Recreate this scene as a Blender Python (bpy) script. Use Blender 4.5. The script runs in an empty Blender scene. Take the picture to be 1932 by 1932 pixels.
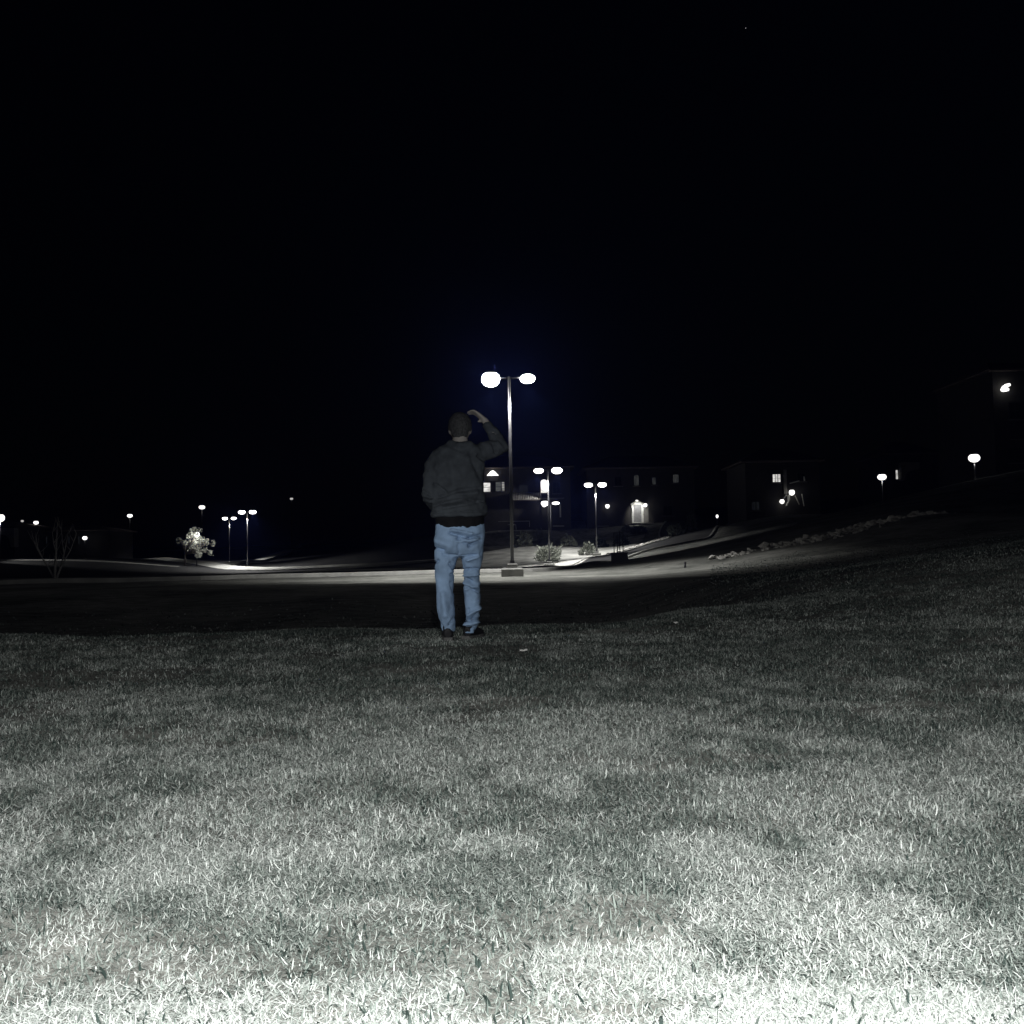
import bpy, bmesh, math, random
import numpy as np
from mathutils import Vector, Matrix, noise as mnoise

R_ = math.radians
sc = bpy.context.scene
COL = sc.collection
rng = np.random.default_rng(7)
random.seed(7)

# ------------------------------------------------------------------ camera
F_PX, HALF = 1859.0, 966.0            # focal length and half frame in units of a 1932 px wide frame
CAM = Vector((0.0, 0.0, 0.62))
PITCH, ROLL = R_(2.65), R_(1.0)
fwd = Vector((0, math.cos(PITCH), math.sin(PITCH)))
up0 = Vector((0, -math.sin(PITCH), math.cos(PITCH)))
rt0 = Vector((1, 0, 0))
UPV = (up0 * math.cos(ROLL) + rt0 * math.sin(ROLL)).normalized()
RTV = (rt0 * math.cos(ROLL) - up0 * math.sin(ROLL)).normalized()
cam_d = bpy.data.cameras.new('camera')
cam_d.sensor_fit = 'HORIZONTAL'
cam_d.sensor_width = 36.0
cam_d.lens = 36.0 * F_PX / (2 * HALF)
cam_d.clip_start, cam_d.clip_end = 0.05, 6000.0
cam = bpy.data.objects.new('camera', cam_d)
COL.objects.link(cam)
cam.matrix_world = Matrix(((RTV.x, UPV.x, -fwd.x, CAM.x), (RTV.y, UPV.y, -fwd.y, CAM.y),
                           (RTV.z, UPV.z, -fwd.z, CAM.z), (0, 0, 0, 1)))
sc.camera = cam


def P(u, v, Y):
    """world point seen at (u, v) of the photograph (1932 px scale), Y metres in front"""
    d = fwd + RTV * ((u - HALF) / F_PX) + UPV * ((HALF - v) / F_PX)
    return CAM + d * (Y / d.y)


# ------------------------------------------------------------------ world, moon, exposure
w = bpy.data.worlds.new('World')
sc.world = w
w.use_nodes = True
wn = w.node_tree.nodes
bg = wn['Background']
sky = wn.new('ShaderNodeTexSky')
sky.sky_type = 'NISHITA'
sky.sun_disc = False
sky.sun_elevation = R_(4)
sky.sun_rotation = R_(200)
w.node_tree.links.new(sky.outputs[0], bg.inputs[0])
bg.inputs[1].default_value = 0.00014

sun_d = bpy.data.lights.new('moon', 'SUN')
sun_d.energy = 0.0003
sun_d.angle = R_(0.5)
sun_d.color = (0.75, 0.85, 1.0)
sun = bpy.data.objects.new('moon', sun_d)
COL.objects.link(sun)
sun.rotation_euler = (R_(50), 0, R_(-20))

vs = sc.view_settings
vs.view_transform = 'Standard'
vs.look = 'None'
vs.exposure = 0.0
vs.gamma = 1.0
sc.cycles.use_denoising = True
sc.cycles.max_bounces = 5
sc.cycles.diffuse_bounces = 2
sc.cycles.glossy_bounces = 2
sc.cycles.transmission_bounces = 3
sc.cycles.sample_clamp_indirect = 3.0


def spot(name, loc, target, power, size, blend, radius=0.1, color=(1, 0.99, 0.96), parent=None):
    d = bpy.data.lights.new(name, 'SPOT')
    d.energy, d.spot_size, d.spot_blend, d.shadow_soft_size, d.color = power, R_(size), blend, radius, color
    o = bpy.data.objects.new(name, d)
    COL.objects.link(o)
    off = wloc(parent) if parent else Vector((0, 0, 0))
    o.location = Vector(loc) - off
    o.rotation_euler = (Vector(target) - Vector(loc)).to_track_quat('-Z', 'Y').to_euler()
    if parent:
        o.parent = parent
    return o


def point(name, loc, power, radius=0.08, parent=None, color=(1, 0.99, 0.96)):
    d = bpy.data.lights.new(name, 'POINT')
    d.energy, d.shadow_soft_size, d.color = power, radius, color
    o = bpy.data.objects.new(name, d)
    COL.objects.link(o)
    o.location = Vector(loc) - (wloc(parent) if parent else Vector((0, 0, 0)))
    if parent:
        o.parent = parent
    return o


def wloc(o):
    v = Vector((0, 0, 0))
    while o is not None:
        v += o.location
        o = o.parent
    return v


# the torch at the photographer's side that lights the lawn, then an added spot
PY_AIM = 7.55
spot('hand_torch_flood', (0.08, -0.10, 0.76), (0.15, 5.0, 0.1), 715, 128, 0.3, 0.03, (1.0, 1.0, 0.98))
spot('added_leg_spot', (-4.0, 3.2, 2.5), (-0.50, PY_AIM, 0.40), 270, 19, 1.0, 0.05, (1.0, 1.0, 0.98))  # unseen spot added from the left to brighten and model the jeans



# ------------------------------------------------------------------ tags and mesh builder
def tag(o, label=None, cat=None, group=None, kind=None):
    if label:
        o['label'] = label
    if cat:
        o['category'] = cat
    if group:
        o['group'] = group
    if kind:
        o['kind'] = kind
    return o


def empty(name, loc, label=None, cat=None, group=None):
    o = bpy.data.objects.new(name, None)
    COL.objects.link(o)
    o.location = loc
    o.empty_display_size = 0.2
    return tag(o, label, cat, group)


class MB:
    def __init__(self):
        self.v, self.f = [], []

    def add(self, vs_, fs_):
        n = len(self.v)
        self.v += [Vector(p) for p in vs_]
        self.f += [tuple(i + n for i in f) for f in fs_]
        return self

    def box(self, c, s, rz=0.0, taper=1.0, bev=0.0):
        c = Vector(c)
        m = Matrix.Rotation(rz, 3, 'Z')
        vs_ = []
        hx, hy, hz = s[0] / 2, s[1] / 2, s[2] / 2
        if bev <= 0:
            for z, t in ((-hz, 1), (hz, taper)):
                for x, y in ((-hx, -hy), (hx, -hy), (hx, hy), (-hx, hy)):
                    vs_.append(c + m @ Vector((x * t, y * t, z)))
            return self.add(vs_, [(3, 2, 1, 0), (4, 5, 6, 7), (0, 1, 5, 4), (1, 2, 6, 5), (2, 3, 7, 6), (3, 0, 4, 7)])
        rings = [(-hz, 1 - bev / hx, 1 - bev / hy), (-hz + bev, 1, 1), (hz - bev, taper, taper), (hz, taper - bev / hx, taper - bev / hy)]
        for z, tx, ty in rings:
            for x, y in ((-hx, -hy), (hx, -hy), (hx, hy), (-hx, hy)):
                vs_.append(c + m @ Vector((x * tx, y * ty, z)))
        fs = [(3, 2, 1, 0), (12, 13, 14, 15)]
        for k in range(3):
            for i in range(4):
                a, b = 4 * k + i, 4 * k + (i + 1) % 4
                fs.append((a, b, b + 4, a + 4))
        return self.add(vs_, fs)

    def tube(self, pts, radii, n=8, cap=True, flat=None):
        pts = [Vector(p) for p in pts]
        if not hasattr(radii, '__len__'):
            radii = [radii] * len(pts)
        t0 = (pts[1] - pts[0]).normalized()
        a = t0.orthogonal().normalized()
        if flat is not None:
            a = (Vector(flat) - t0 * t0.dot(Vector(flat))).normalized()
        vs_, fs = [], []
        for i, p in enumerate(pts):
            t = (pts[min(i + 1, len(pts) - 1)] - pts[max(i - 1, 0)]).normalized()
            a = (a - t * a.dot(t)).normalized()
            b = t.cross(a)
            r = radii[i]
            rx, ry = r if hasattr(r, '__len__') else (r, r)
            for k in range(n):
                th = 2 * math.pi * k / n
                vs_.append(p + a * (rx * math.cos(th)) + b * (ry * math.sin(th)))
        for i in range(len(pts) - 1):
            for k in range(n):
                q = (k + 1) % n
                fs.append((i * n + k, i * n + q, (i + 1) * n + q, (i + 1) * n + k))
        if cap:
            fs.append(tuple(range(n - 1, -1, -1)))
            fs.append(tuple(range((len(pts) - 1) * n, len(pts) * n)))
        return self.add(vs_, fs)

    def ell(self, c, r, n=16, m=10, lo=-1.0, hi=1.0):
        """ellipsoid, or the slab of it between lo and hi of its height"""
        c = Vector(c)
        a0, a1 = math.asin(lo), math.asin(hi)
        vs_, fs = [], []
        for j in range(m + 1):
            a = a0 + (a1 - a0) * j / m
            for k in range(n):
                th = 2 * math.pi * k / n
                vs_.append(c + Vector((r[0] * math.cos(a) * math.cos(th), r[1] * math.cos(a) * math.sin(th), r[2] * math.sin(a))))
        for j in range(m):
            for k in range(n):
                q = (k + 1) % n
                fs.append((j * n + k, j * n + q, (j + 1) * n + q, (j + 1) * n + k))
        fs.append(tuple(range(n - 1, -1, -1)))
        fs.append(tuple(range(m * n, (m + 1) * n)))
        return self.add(vs_, fs)

    def rings(self, rr, n=28):
        """horizontal superellipse rings: (x, y, z, rx, ry)"""
        vs_, fs = [], []
        for (x, y, z, rx, ry) in rr:
            for k in range(n):
                th = 2 * math.pi * k / n
                cx, sx = math.cos(th), math.sin(th)
                e = 0.86
                vs_.append(Vector((x + rx * math.copysign(abs(cx) ** e, cx), y + ry * math.copysign(abs(sx) ** e, sx), z)))
        for i in range(len(rr) - 1):
            for k in range(n):
                q = (k + 1) % n
                fs.append((i * n + k, i * n + q, (i + 1) * n + q, (i + 1) * n + k))
        fs.append(tuple(range(n - 1, -1, -1)))
        fs.append(tuple(range((len(rr) - 1) * n, len(rr) * n)))
        return self.add(vs_, fs)

    def poly(self, outline, thick):
        """extrude a list of world points along a vector"""
        n = len(outline)
        a = [Vector(p) for p in outline]
        b = [p + Vector(thick) for p in a]
        fs = [tuple(range(n)), tuple(range(2 * n - 1, n - 1, -1))]
        for i in range(n):
            j = (i + 1) % n
            fs.append((j, i, n + i, n + j))
        return self.add(a + b, fs)

    def build(self, name, mat, parent=None, smooth=False):
        me = bpy.data.meshes.new(name)
        off = wloc(parent) if parent else Vector((0, 0, 0))
        me.from_pydata([tuple(p - off) for p in self.v], [], self.f)
        bm = bmesh.new()
        bm.from_mesh(me)
        bmesh.ops.recalc_face_normals(bm, faces=bm.faces)
        bm.to_mesh(me)
        bm.free()
        me.materials.append(mat)
        if smooth:
            me.polygons.foreach_set('use_smooth', [True] * len(me.polygons))
        o = bpy.data.objects.new(name, me)
        COL.objects.link(o)
        if parent:
            o.parent = parent
        return o


# ------------------------------------------------------------------ materials
def mat(name, col, rough=0.8, metal=0.0, spec=0.3, nscale=None, namt=0.3, bump=0.0, bscale=60.0, emit=None, estr=0.0):
    m = bpy.data.materials.new(name)
    m.use_nodes = True
    nt = m.node_tree
    b = nt.nodes['Principled BSDF']
    b.inputs['Roughness'].default_value = rough
    b.inputs['Metallic'].default_value = metal
    b.inputs['Specular IOR Level'].default_value = spec
    b.inputs['Base Color'].default_value = (*col, 1)
    tc = nt.nodes.new('ShaderNodeTexCoord')
    if nscale:
        n1 = nt.nodes.new('ShaderNodeTexNoise')
        n1.inputs['Scale'].default_value = nscale
        n1.inputs['Detail'].default_value = 6
        nt.links.new(tc.outputs['Object'], n1.inputs['Vector'])
        rp = nt.nodes.new('ShaderNodeValToRGB')
        rp.color_ramp.elements[0].position, rp.color_ramp.elements[1].position = 0.3, 0.7
        rp.color_ramp.elements[0].color = (*[c * (1 - namt) for c in col], 1)
        rp.color_ramp.elements[1].color = (*[min(1, c * (1 + namt)) for c in col], 1)
        nt.links.new(n1.outputs['Fac'], rp.inputs['Fac'])
        nt.links.new(rp.outputs['Color'], b.inputs['Base Color'])
    if bump:
        n2 = nt.nodes.new('ShaderNodeTexNoise')
        n2.inputs['Scale'].default_value = bscale
        n2.inputs['Detail'].default_value = 5
        nt.links.new(tc.outputs['Object'], n2.inputs['Vector'])
        bp = nt.nodes.new('ShaderNodeBump')
        bp.inputs['Strength'].default_value = bump
        bp.inputs['Distance'].default_value = 0.02
        nt.links.new(n2.outputs['Fac'], bp.inputs['Height'])
        nt.links.new(bp.outputs['Normal'], b.inputs['Normal'])
    if emit:
        b.inputs['Emission Color'].default_value = (*emit, 1)
        b.inputs['Emission Strength'].default_value = estr
    return m


M_CONC = mat('concrete', (0.24, 0.24, 0.23), 0.9, nscale=3, namt=0.25, bump=0.3)
M_KERB = mat('kerb_concrete', (0.45, 0.45, 0.43), 0.9, nscale=2, namt=0.2)
M_ASPH = mat('asphalt', (0.035, 0.035, 0.036), 0.85, nscale=0.6, namt=0.3, bump=0.3)
M_PAVE = mat('pale_pavement', (0.58, 0.58, 0.55), 0.9, nscale=0.5, namt=0.3)
M_GRAV = mat('gravel', (0.40, 0.40, 0.375), 0.95, nscale=0.7, namt=0.45, bump=0.6, bscale=4)
M_POLE = mat('painted_dark_steel', (0.018, 0.018, 0.02), 0.3, metal=0.0, spec=0.6, nscale=8, namt=0.2)
M_HEAD = mat('lamp_housing', (0.05, 0.05, 0.055), 0.5, metal=0.3, nscale=8, namt=0.2)
M_LENS = mat('lamp_glass', (0.9, 0.9, 0.9), 0.3, emit=(1.0, 0.985, 0.95), estr=2.2)
M_LENSNEAR = mat('bright_lamp_glass', (0.9, 0.9, 0.9), 0.3, emit=(1.0, 0.985, 0.95), estr=62.0)
M_LENSFAR = mat('far_lamp_glass', (0.9, 0.9, 0.9), 0.3, emit=(1.0, 0.985, 0.95), estr=8.0)
M_LENSDIM = mat('weak_lamp_glass', (0.6, 0.6, 0.6), 0.3, emit=(1.0, 0.98, 0.95), estr=0.5)
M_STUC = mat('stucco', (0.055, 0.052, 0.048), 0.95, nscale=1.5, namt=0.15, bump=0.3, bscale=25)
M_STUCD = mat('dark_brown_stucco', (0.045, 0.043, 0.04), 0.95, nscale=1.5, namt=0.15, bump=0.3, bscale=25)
M_STUC2 = mat('pale_stucco', (0.20, 0.195, 0.18), 0.95, nscale=1.2, namt=0.15, bump=0.3, bscale=25)
M_ROOF = mat('roof_tile', (0.12, 0.10, 0.09), 0.9, nscale=5, namt=0.3, bump=0.4, bscale=12)
M_TRIM = mat('pale_trim', (0.6, 0.6, 0.57), 0.7, nscale=5, namt=0.1)
M_DARK = mat('dark_trim', (0.04, 0.04, 0.045), 0.6, nscale=5, namt=0.2)
M_PANE = mat('dark_glass', (0.02, 0.022, 0.025), 0.08, spec=0.6, nscale=2, namt=0.2)
M_DOOR = mat('painted_door', (0.22, 0.22, 0.22), 0.6, nscale=6, namt=0.2)
M_ROCK = mat('rock', (0.52, 0.51, 0.48), 0.95, nscale=5, namt=0.4, bump=0.6, bscale=20)
M_BARK = mat('pale_bark', (0.5, 0.49, 0.48), 0.95, nscale=9, namt=0.35, bump=0.5)
M_BARKD = mat('dark_bark', (0.10, 0.09, 0.08), 0.95, nscale=9, namt=0.35, bump=0.5)
M_WHITE = mat('white_paper', (0.85, 0.85, 0.83), 0.8, nscale=40, namt=0.1)


def lit_pane(name, strength, lines=0.0, vertical=0.0, tint=(1, 0.98, 0.94)):
    """a lit room behind a window: uneven glow, blinds as bands"""
    m = bpy.data.materials.new(name)
    m.use_nodes = True
    nt = m.node_tree
    b = nt.nodes['Principled BSDF']
    b.inputs['Base Color'].default_value = (0.05, 0.05, 0.05, 1)
    b.inputs['Roughness'].default_value = 0.2
    tc = nt.nodes.new('ShaderNodeTexCoord')
    n1 = nt.nodes.new('ShaderNodeTexNoise')
    n1.inputs['Scale'].default_value = 1.6
    nt.links.new(tc.outputs['Object'], n1.inputs['Vector'])
    mr = nt.nodes.new('ShaderNodeMapRange')
    mr.inputs['From Min'].default_value, mr.inputs['From Max'].default_value = 0.3, 0.65
    mr.inputs['To Min'].default_value, mr.inputs['To Max'].default_value = strength * 0.45, strength * 1.15
    nt.links.new(n1.outputs['Fac'], mr.inputs['Value'])
    last = mr.outputs[0]
    for amt, ax in ((lines, 'Z'), (vertical, 'X')):
        if amt:
            wv = nt.nodes.new('ShaderNodeTexWave')
            wv.bands_direction = ax
            wv.inputs['Scale'].default_value = amt
            wv.inputs['Distortion'].default_value = 0.4
            nt.links.new(tc.outputs['Object'], wv.inputs['Vector'])
            mm = nt.nodes.new('ShaderNodeMapRange')
            mm.inputs['To Min'].default_value, mm.inputs['To Max'].default_value = 0.45, 1.0
            nt.links.new(wv.outputs['Fac'], mm.inputs['Value'])
            mu = nt.nodes.new('ShaderNodeMath')
            mu.operation = 'MULTIPLY'
            nt.links.new(last, mu.inputs[0])
            nt.links.new(mm.outputs[0], mu.inputs[1])
            last = mu.outputs[0]
    b.inputs['Emission Color'].default_value = (*tint, 1)
    nt.links.new(last, b.inputs['Emission Strength'])
    return m


M_WLIT = lit_pane('lit_window_blinds', 1.2, lines=2.2)
M_WARCH = lit_pane('lit_window_plain', 1.6)
M_WDIM = lit_pane('dim_window', 0.035, vertical=1.5, tint=(0.95, 1, 1))
M_WMID = lit_pane('half_lit_window', 0.09, lines=1.5, tint=(0.95, 1, 1))
M_WFAINT = lit_pane('faint_window', 0.008, vertical=1.0, tint=(0.8, 0.9, 1))

# ------------------------------------------------------------------ terrain
ctrl = []
for (u, v, Y) in [
    (967, 1088, 35), (700, 1086, 40), (480, 1091.5, 37), (270, 1097, 34), (100, 1101, 33),
    (913, 1080.5, 41), (1033, 1077, 43.5), (1081, 1073, 50), (1161, 1060, 65), (1179, 1050, 72), (1315, 1021, 85), (1345, 1014, 91),
    (700, 1077.5, 55), (960, 1075, 50), (1037, 1071, 71), (1101, 1056, 76), (1126, 1049, 97), (1159, 1048, 84), (1261, 1019, 94),
    (1040, 1061, 112), (1108, 1041, 103), (1072, 1032, 107), (987, 1032, 105), (950, 1000, 126), (1205, 989, 126), (1060, 1000, 126),
    (1168, 1061, 50), (1250, 1076, 36), (1345, 1058, 38), (1420, 1045, 38), (1500, 1030, 39), (1650, 998, 41), (1760, 970, 43),
    (1500, 1017, 45), (1650, 985, 47), (1760, 956, 50), (1475, 972, 100), (1838, 946, 90), (1664, 975, 100), (1932, 972, 45),
    (1932, 1004, 31), (1700, 1040, 26), (1500, 1075, 24), (1900, 905, 85), (1400, 985, 120),
    (467, 1073, 124), (433, 1065, 150), (430, 1076, 118), (640, 1072, 112), (300, 1057, 146), (565, 1038, 190),
    (0, 1058, 120), (200, 1059, 120), (105, 1093, 46), (-200, 1060, 120), (750, 1070, 100),
]:
    p = P(u, v, Y)
    ctrl.append((p.x, p.y, p.z))
for x, y, z in [(-8, -6, 0), (-3, -6, 0), (3, -6, 0), (8, -6, .3), (-6, 2, 0), (-2, 2, 0), (1.5, 2, 0), (4, 2, .05), (-6, 6, 0.03), (-2, 6, 0), (0.5, 6, 0),
                (-4.3, 8.3, 0.04), (-1, 8.3, 0), (1.5, 8.5, 0.02), (3.5, 9, .24), (5.2, 10, .52), (9, 8, 1.0), (12, 14, 1.3), (6, 15, .5), (3, 16, .12),
                (-4, 18, 0), (-12, 20, 0), (0, 24, 0), (-20, 5, 0), (-30, 25, 0), (-45, 45, 0.1), (20, 0, 1.6), (30, 20, 3), (60, 10, 6), (60, 60, 8),
                (-60, -40, 0), (0, -60, 0), (60, -60, 4), (-80, 60, .6), (-120, 120, 2), (0, 200, 6), (60, 150, 9), (-60, 230, 4), (120, 200, 12),
                (-300, 300, 6), (0, 420, 8), (300, 300, 14), (-300, -200, 0), (300, -200, 8), (-700, 900, 8), (700, 900, 12), (-900, -600, 0), (900, -600, 8)]:
    ctrl.append((x, y, z))
ctrl = np.array(ctrl)
S_ = 40.0
cxy = ctrl[:, :2] / S_


def tps(r2):
    return 0.5 * r2 * np.log(r2 + 1e-9)


_n = len(cxy)
_A = np.zeros((_n + 3, _n + 3))
_A[:_n, :_n] = tps(((cxy[:, None] - cxy[None]) ** 2).sum(-1)) + np.eye(_n) * 2e-4
_A[:_n, _n] = 1
_A[:_n, _n + 1:] = cxy
_A[_n, :_n] = 1
_A[_n + 1:, :_n] = cxy.T
_W = np.linalg.solve(_A, np.concatenate([ctrl[:, 2], np.zeros(3)]))


def vnoise(x, y, seed=0):
    xi, yi = np.floor(x), np.floor(y)
    fx, fy = x - xi, y - yi
    fx, fy = fx * fx * (3 - 2 * fx), fy * fy * (3 - 2 * fy)

    def h(a, b):
        s = np.sin(a * 127.1 + b * 311.7 + seed * 74.7) * 43758.5453
        return s - np.floor(s)
    return (h(xi, yi) * (1 - fx) + h(xi + 1, yi) * fx) * (1 - fy) + (h(xi, yi + 1) * (1 - fx) + h(xi + 1, yi + 1) * fx) * fy


def sstep(a, b, x):
    t = np.clip((x - a) / (b - a), 0, 1)
    return t * t * (3 - 2 * t)


def H(x, y):
    x, y = np.asarray(x, float), np.asarray(y, float)
    sh = x.shape
    x, y = x.ravel(), y.ravel()
    out = np.empty(len(x))
    for i in range(0, len(x), 40000):
        q = np.stack([x[i:i + 40000], y[i:i + 40000]], 1) / S_
        r2 = ((q[:, None] - cxy[None]) ** 2).sum(-1)
        out[i:i + 40000] = tps(r2) @ _W[:_n] + _W[_n] + q @ _W[_n + 1:]
    out = np.where(np.hypot(x, y) > 700, np.clip(out, -5, 25), out)
    crest = 7.9 + 1.2 * vnoise(x * 0.3 + 9, y * 0.0, 3) + 0.9 * vnoise(x * 1.1 + 4, y * 0.0, 6) + 0.16 * np.clip(x, 0, 30)
    dip = sstep(-0.6, 4.6, y - crest) * (1 - sstep(5, 17, y - crest))
    side = 1 - sstep(1.2, 4.2, x)
    out = out - 0.58 * dip * side
    near = 1 - sstep(20, 60, np.hypot(x, y))
    out = out + near * (0.05 * (vnoise(x * 0.45, y * 0.45, 1) - 0.5) + 0.022 * (vnoise(x * 1.7, y * 1.7, 2) - 0.5))
    return out.reshape(sh)


def gz(x, y):
    return float(H(np.array([x]), np.array([y]))[0])


def axis(segs):
    out = [segs[0][0]]
    for a, b, st in segs:
        n = max(1, int(round((b - a) / st)))
        out += list(np.linspace(a, b, n + 1)[1:])
    return np.array(out)


gx = axis([(-3000, -400, 400), (-400, -100, 20), (-100, -34, 3), (-34, -7, 0.6), (-7, 7, 0.22), (7, 34, 0.6), (34, 100, 3), (100, 400, 20), (400, 3000, 400)])
gy = axis([(-1500, -100, 200), (-100, -8, 5), (-8, 0, 0.6), (0, 13, 0.22), (13, 60, 0.6), (60, 135, 1.2), (135, 260, 5), (260, 600, 30), (600, 4000, 400)])
GX, GY = np.meshgrid(gx, gy)
GZ = H(GX, GY)


def grid_mesh(name, X, Y, Z, m, kind='structure', smooth=True):
    h, wd = X.shape
    me = bpy.data.meshes.new(name)
    idx = np.arange(h * wd).reshape(h, wd)
    q = np.stack([idx[:-1, :-1], idx[:-1, 1:], idx[1:, 1:], idx[1:, :-1]], -1).reshape(-1, 4)
    me.vertices.add(h * wd)
    me.vertices.foreach_set('co', np.stack([X, Y, Z], -1).reshape(-1).astype(np.float32))
    me.loops.add(q.size)
    me.loops.foreach_set('vertex_index', q.reshape(-1).astype(np.int32))
    me.polygons.add(len(q))
    me.polygons.foreach_set('loop_start', np.arange(0, q.size, 4, dtype=np.int32))
    me.polygons.foreach_set('use_smooth', np.full(len(q), smooth))
    me.update(calc_edges=True)
    me.materials.append(m)
    o = bpy.data.objects.new(name, me)
    COL.objects.link(o)
    if kind:
        o['kind'] = kind
    return o


def ground_material():
    m = bpy.data.materials.new('dormant_lawn_ground')
    m.use_nodes = True
    nt = m.node_tree
    b = nt.nodes['Principled BSDF']
    b.inputs['Roughness'].default_value = 1.0
    b.inputs['Specular IOR Level'].default_value = 0.05
    tc = nt.nodes.new('ShaderNodeTexCoord')

    def nz(scale, det, rough=0.6, stretch=None):
        n = nt.nodes.new('ShaderNodeTexNoise')
        n.inputs['Scale'].default_value = scale
        n.inputs['Detail'].default_value = det
        n.inputs['Roughness'].default_value = rough
        if stretch:
            mp = nt.nodes.new('ShaderNodeMapping')
            mp.inputs['Scale'].default_value = stretch
            nt.links.new(tc.outputs['Object'], mp.inputs['Vector'])
            nt.links.new(mp.outputs[0], n.inputs['Vector'])
        else:
            nt.links.new(tc.outputs['Object'], n.inputs['Vector'])
        return n.outputs['Fac']
    big = nz(0.35, 5)
    fine = nz(75, 6, 0.8)
    mid = nz(3.5, 6, 0.7, (0.6, 1.4, 1))
    a1 = nt.nodes.new('ShaderNodeMath'); a1.operation = 'ADD'
    a2 = nt.nodes.new('ShaderNodeMath'); a2.operation = 'ADD'
    nt.links.new(big, a1.inputs[0]); nt.links.new(fine, a1.inputs[1])
    nt.links.new(a1.outputs[0], a2.inputs[0]); nt.links.new(mid, a2.inputs[1])
    rp = nt.nodes.new('ShaderNodeValToRGB')
    e = rp.color_ramp.elements
    e[0].position, e[0].color = 0.40, (0.04, 0.045, 0.04, 1)
    e[1].position, e[1].color = 0.62, (0.42, 0.42, 0.39, 1)
    dv = nt.nodes.new('ShaderNodeMath'); dv.operation = 'DIVIDE'; dv.inputs[1].default_value = 3.0
    nt.links.new(a2.outputs[0], dv.inputs[0])
    nt.links.new(dv.outputs[0], rp.inputs['Fac'])
    nt.links.new(rp.outputs['Color'], b.inputs['Base Color'])
    bp = nt.nodes.new('ShaderNodeBump')
    bp.inputs['Strength'].default_value = 0.5
    bp.inputs['Distance'].default_value = 0.04
    nt.links.new(a2.outputs[0], bp.inputs['Height'])
    nt.links.new(bp.outputs['Normal'], b.inputs['Normal'])
    return m


grid_mesh('ground', GX, GY, GZ, ground_material())


def resample(pts, step):
    """smooth world xy polyline"""
    pts = [Vector((p[0], p[1], 0)) for p in pts]
    out = []
    for i in range(len(pts) - 1):
        p0, p1, p2, p3 = pts[max(i - 1, 0)], pts[i], pts[i + 1], pts[min(i + 2, len(pts) - 1)]
        n = max(2, int((p2 - p1).length / step))
        for k in range(n):
            t = k / n
            out.append(0.5 * ((2 * p1) + (p2 - p0) * t + (2 * p0 - 5 * p1 + 4 * p2 - p3) * t * t + (3 * p1 - p0 - 3 * p2 + p3) * t ** 3))
    out.append(pts[-1])
    return out


def between(name, la, lb, m, lift, nu=120, nv=10):
    """a sheet draped on the terrain between two lines"""
    def even(l):
        l = np.array([(p.x, p.y) for p in l])
        s = np.concatenate([[0], np.cumsum(np.hypot(*np.diff(l, axis=0).T))])
        t = np.linspace(0, s[-1], nu)
        return np.interp(t, s, l[:, 0]), np.interp(t, s, l[:, 1])
    ax, ay = even(la)
    bx, by = even(lb)
    t = np.linspace(0, 1, nv)[:, None]
    X, Y = ax * (1 - t) + bx * t, ay * (1 - t) + by * t
    return grid_mesh(name, X, Y, H(X, Y) + lift, m)


def strip(name, line, width, m, lift, nv=4):
    L = []
    for i, p in enumerate(line):
        t = (line[min(i + 1, len(line) - 1)] - line[max(i - 1, 0)]).normalized()
        L.append((p, Vector((-t.y, t.x, 0))))
    t = np.linspace(-0.5, 0.5, nv)
    X = np.array([[p.x + n.x * width * s for p, n in L] for s in t])
    Y = np.array([[p.y + n.y * width * s for p, n in L] for s in t])
    return grid_mesh(name, X, Y, H(X, Y) + lift, m)


def kerb(name, line, wd=0.2, h=0.15, m=None):
    b = MB()
    vs_, fs = [], []
    zz = H(np.array([p.x for p in line]), np.array([p.y for p in line]))
    for i, p in enumerate(line):
        t = (line[min(i + 1, len(line) - 1)] - line[max(i - 1, 0)]).normalized()
        n = Vector((-t.y, t.x, 0)) * wd / 2
        z = zz[i]
        for q, dz in ((p - n, -0.25), (p - n * 1.0, h - 0.03), (p - n * 0.7, h), (p + n * 0.7, h), (p + n, h - 0.03), (p + n, -0.25)):
            vs_.append((q.x, q.y, z + dz))
    for i in range(len(line) - 1):
        for k in range(5):
            fs.append((i * 6 + k, i * 6 + k + 1, i * 6 + k + 7, i * 6 + k + 6))
    b.add(vs_, fs)
    o = b.build(name, m or M_KERB)
    o['kind'] = 'structure'
    return o


near_k = resample([(-60, 30), (-30, 31.5)] + [tuple(P(u, v, Y))[:2] for u, v, Y in [(270, 1097, 34), (480, 1091, 37), (700, 1085, 40), (913, 1080, 41.5), (1033, 1077, 43.5), (1081, 1073, 50), (1161, 1059, 65), (1235, 1036, 77), (1315, 1020, 87), (1345, 1014, 94)]] + [(24, 112), (34, 140)], 1.0)
far_k = resample([(-60, 62), (-30, 60)] + [tuple(P(u, v, Y))[:2] for u, v, Y in [(700, 1077, 56), (850, 1076.5, 50), (960, 1076, 49), (1030, 1070, 57), (1101, 1055, 75), (1159, 1046, 86), (1210, 1033, 93), (1261, 1019, 100)]] + [(18, 120), (26, 145)], 1.0)
between('road', near_k, far_k, M_ASPH, 0.03, 160, 14)
kerb('kerb', near_k)
kerb('kerb', far_k)
walk_line = resample([tuple(P(u, v, Y))[:2] for u, v, Y in [(880, 1074, 53), (960, 1073.5, 52), (1030, 1067, 61), (1093, 1053, 79), (1150, 1044, 90)]], 1.0)
strip('pavement', walk_line, 2.2, M_PAVE, 0.06)
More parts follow.
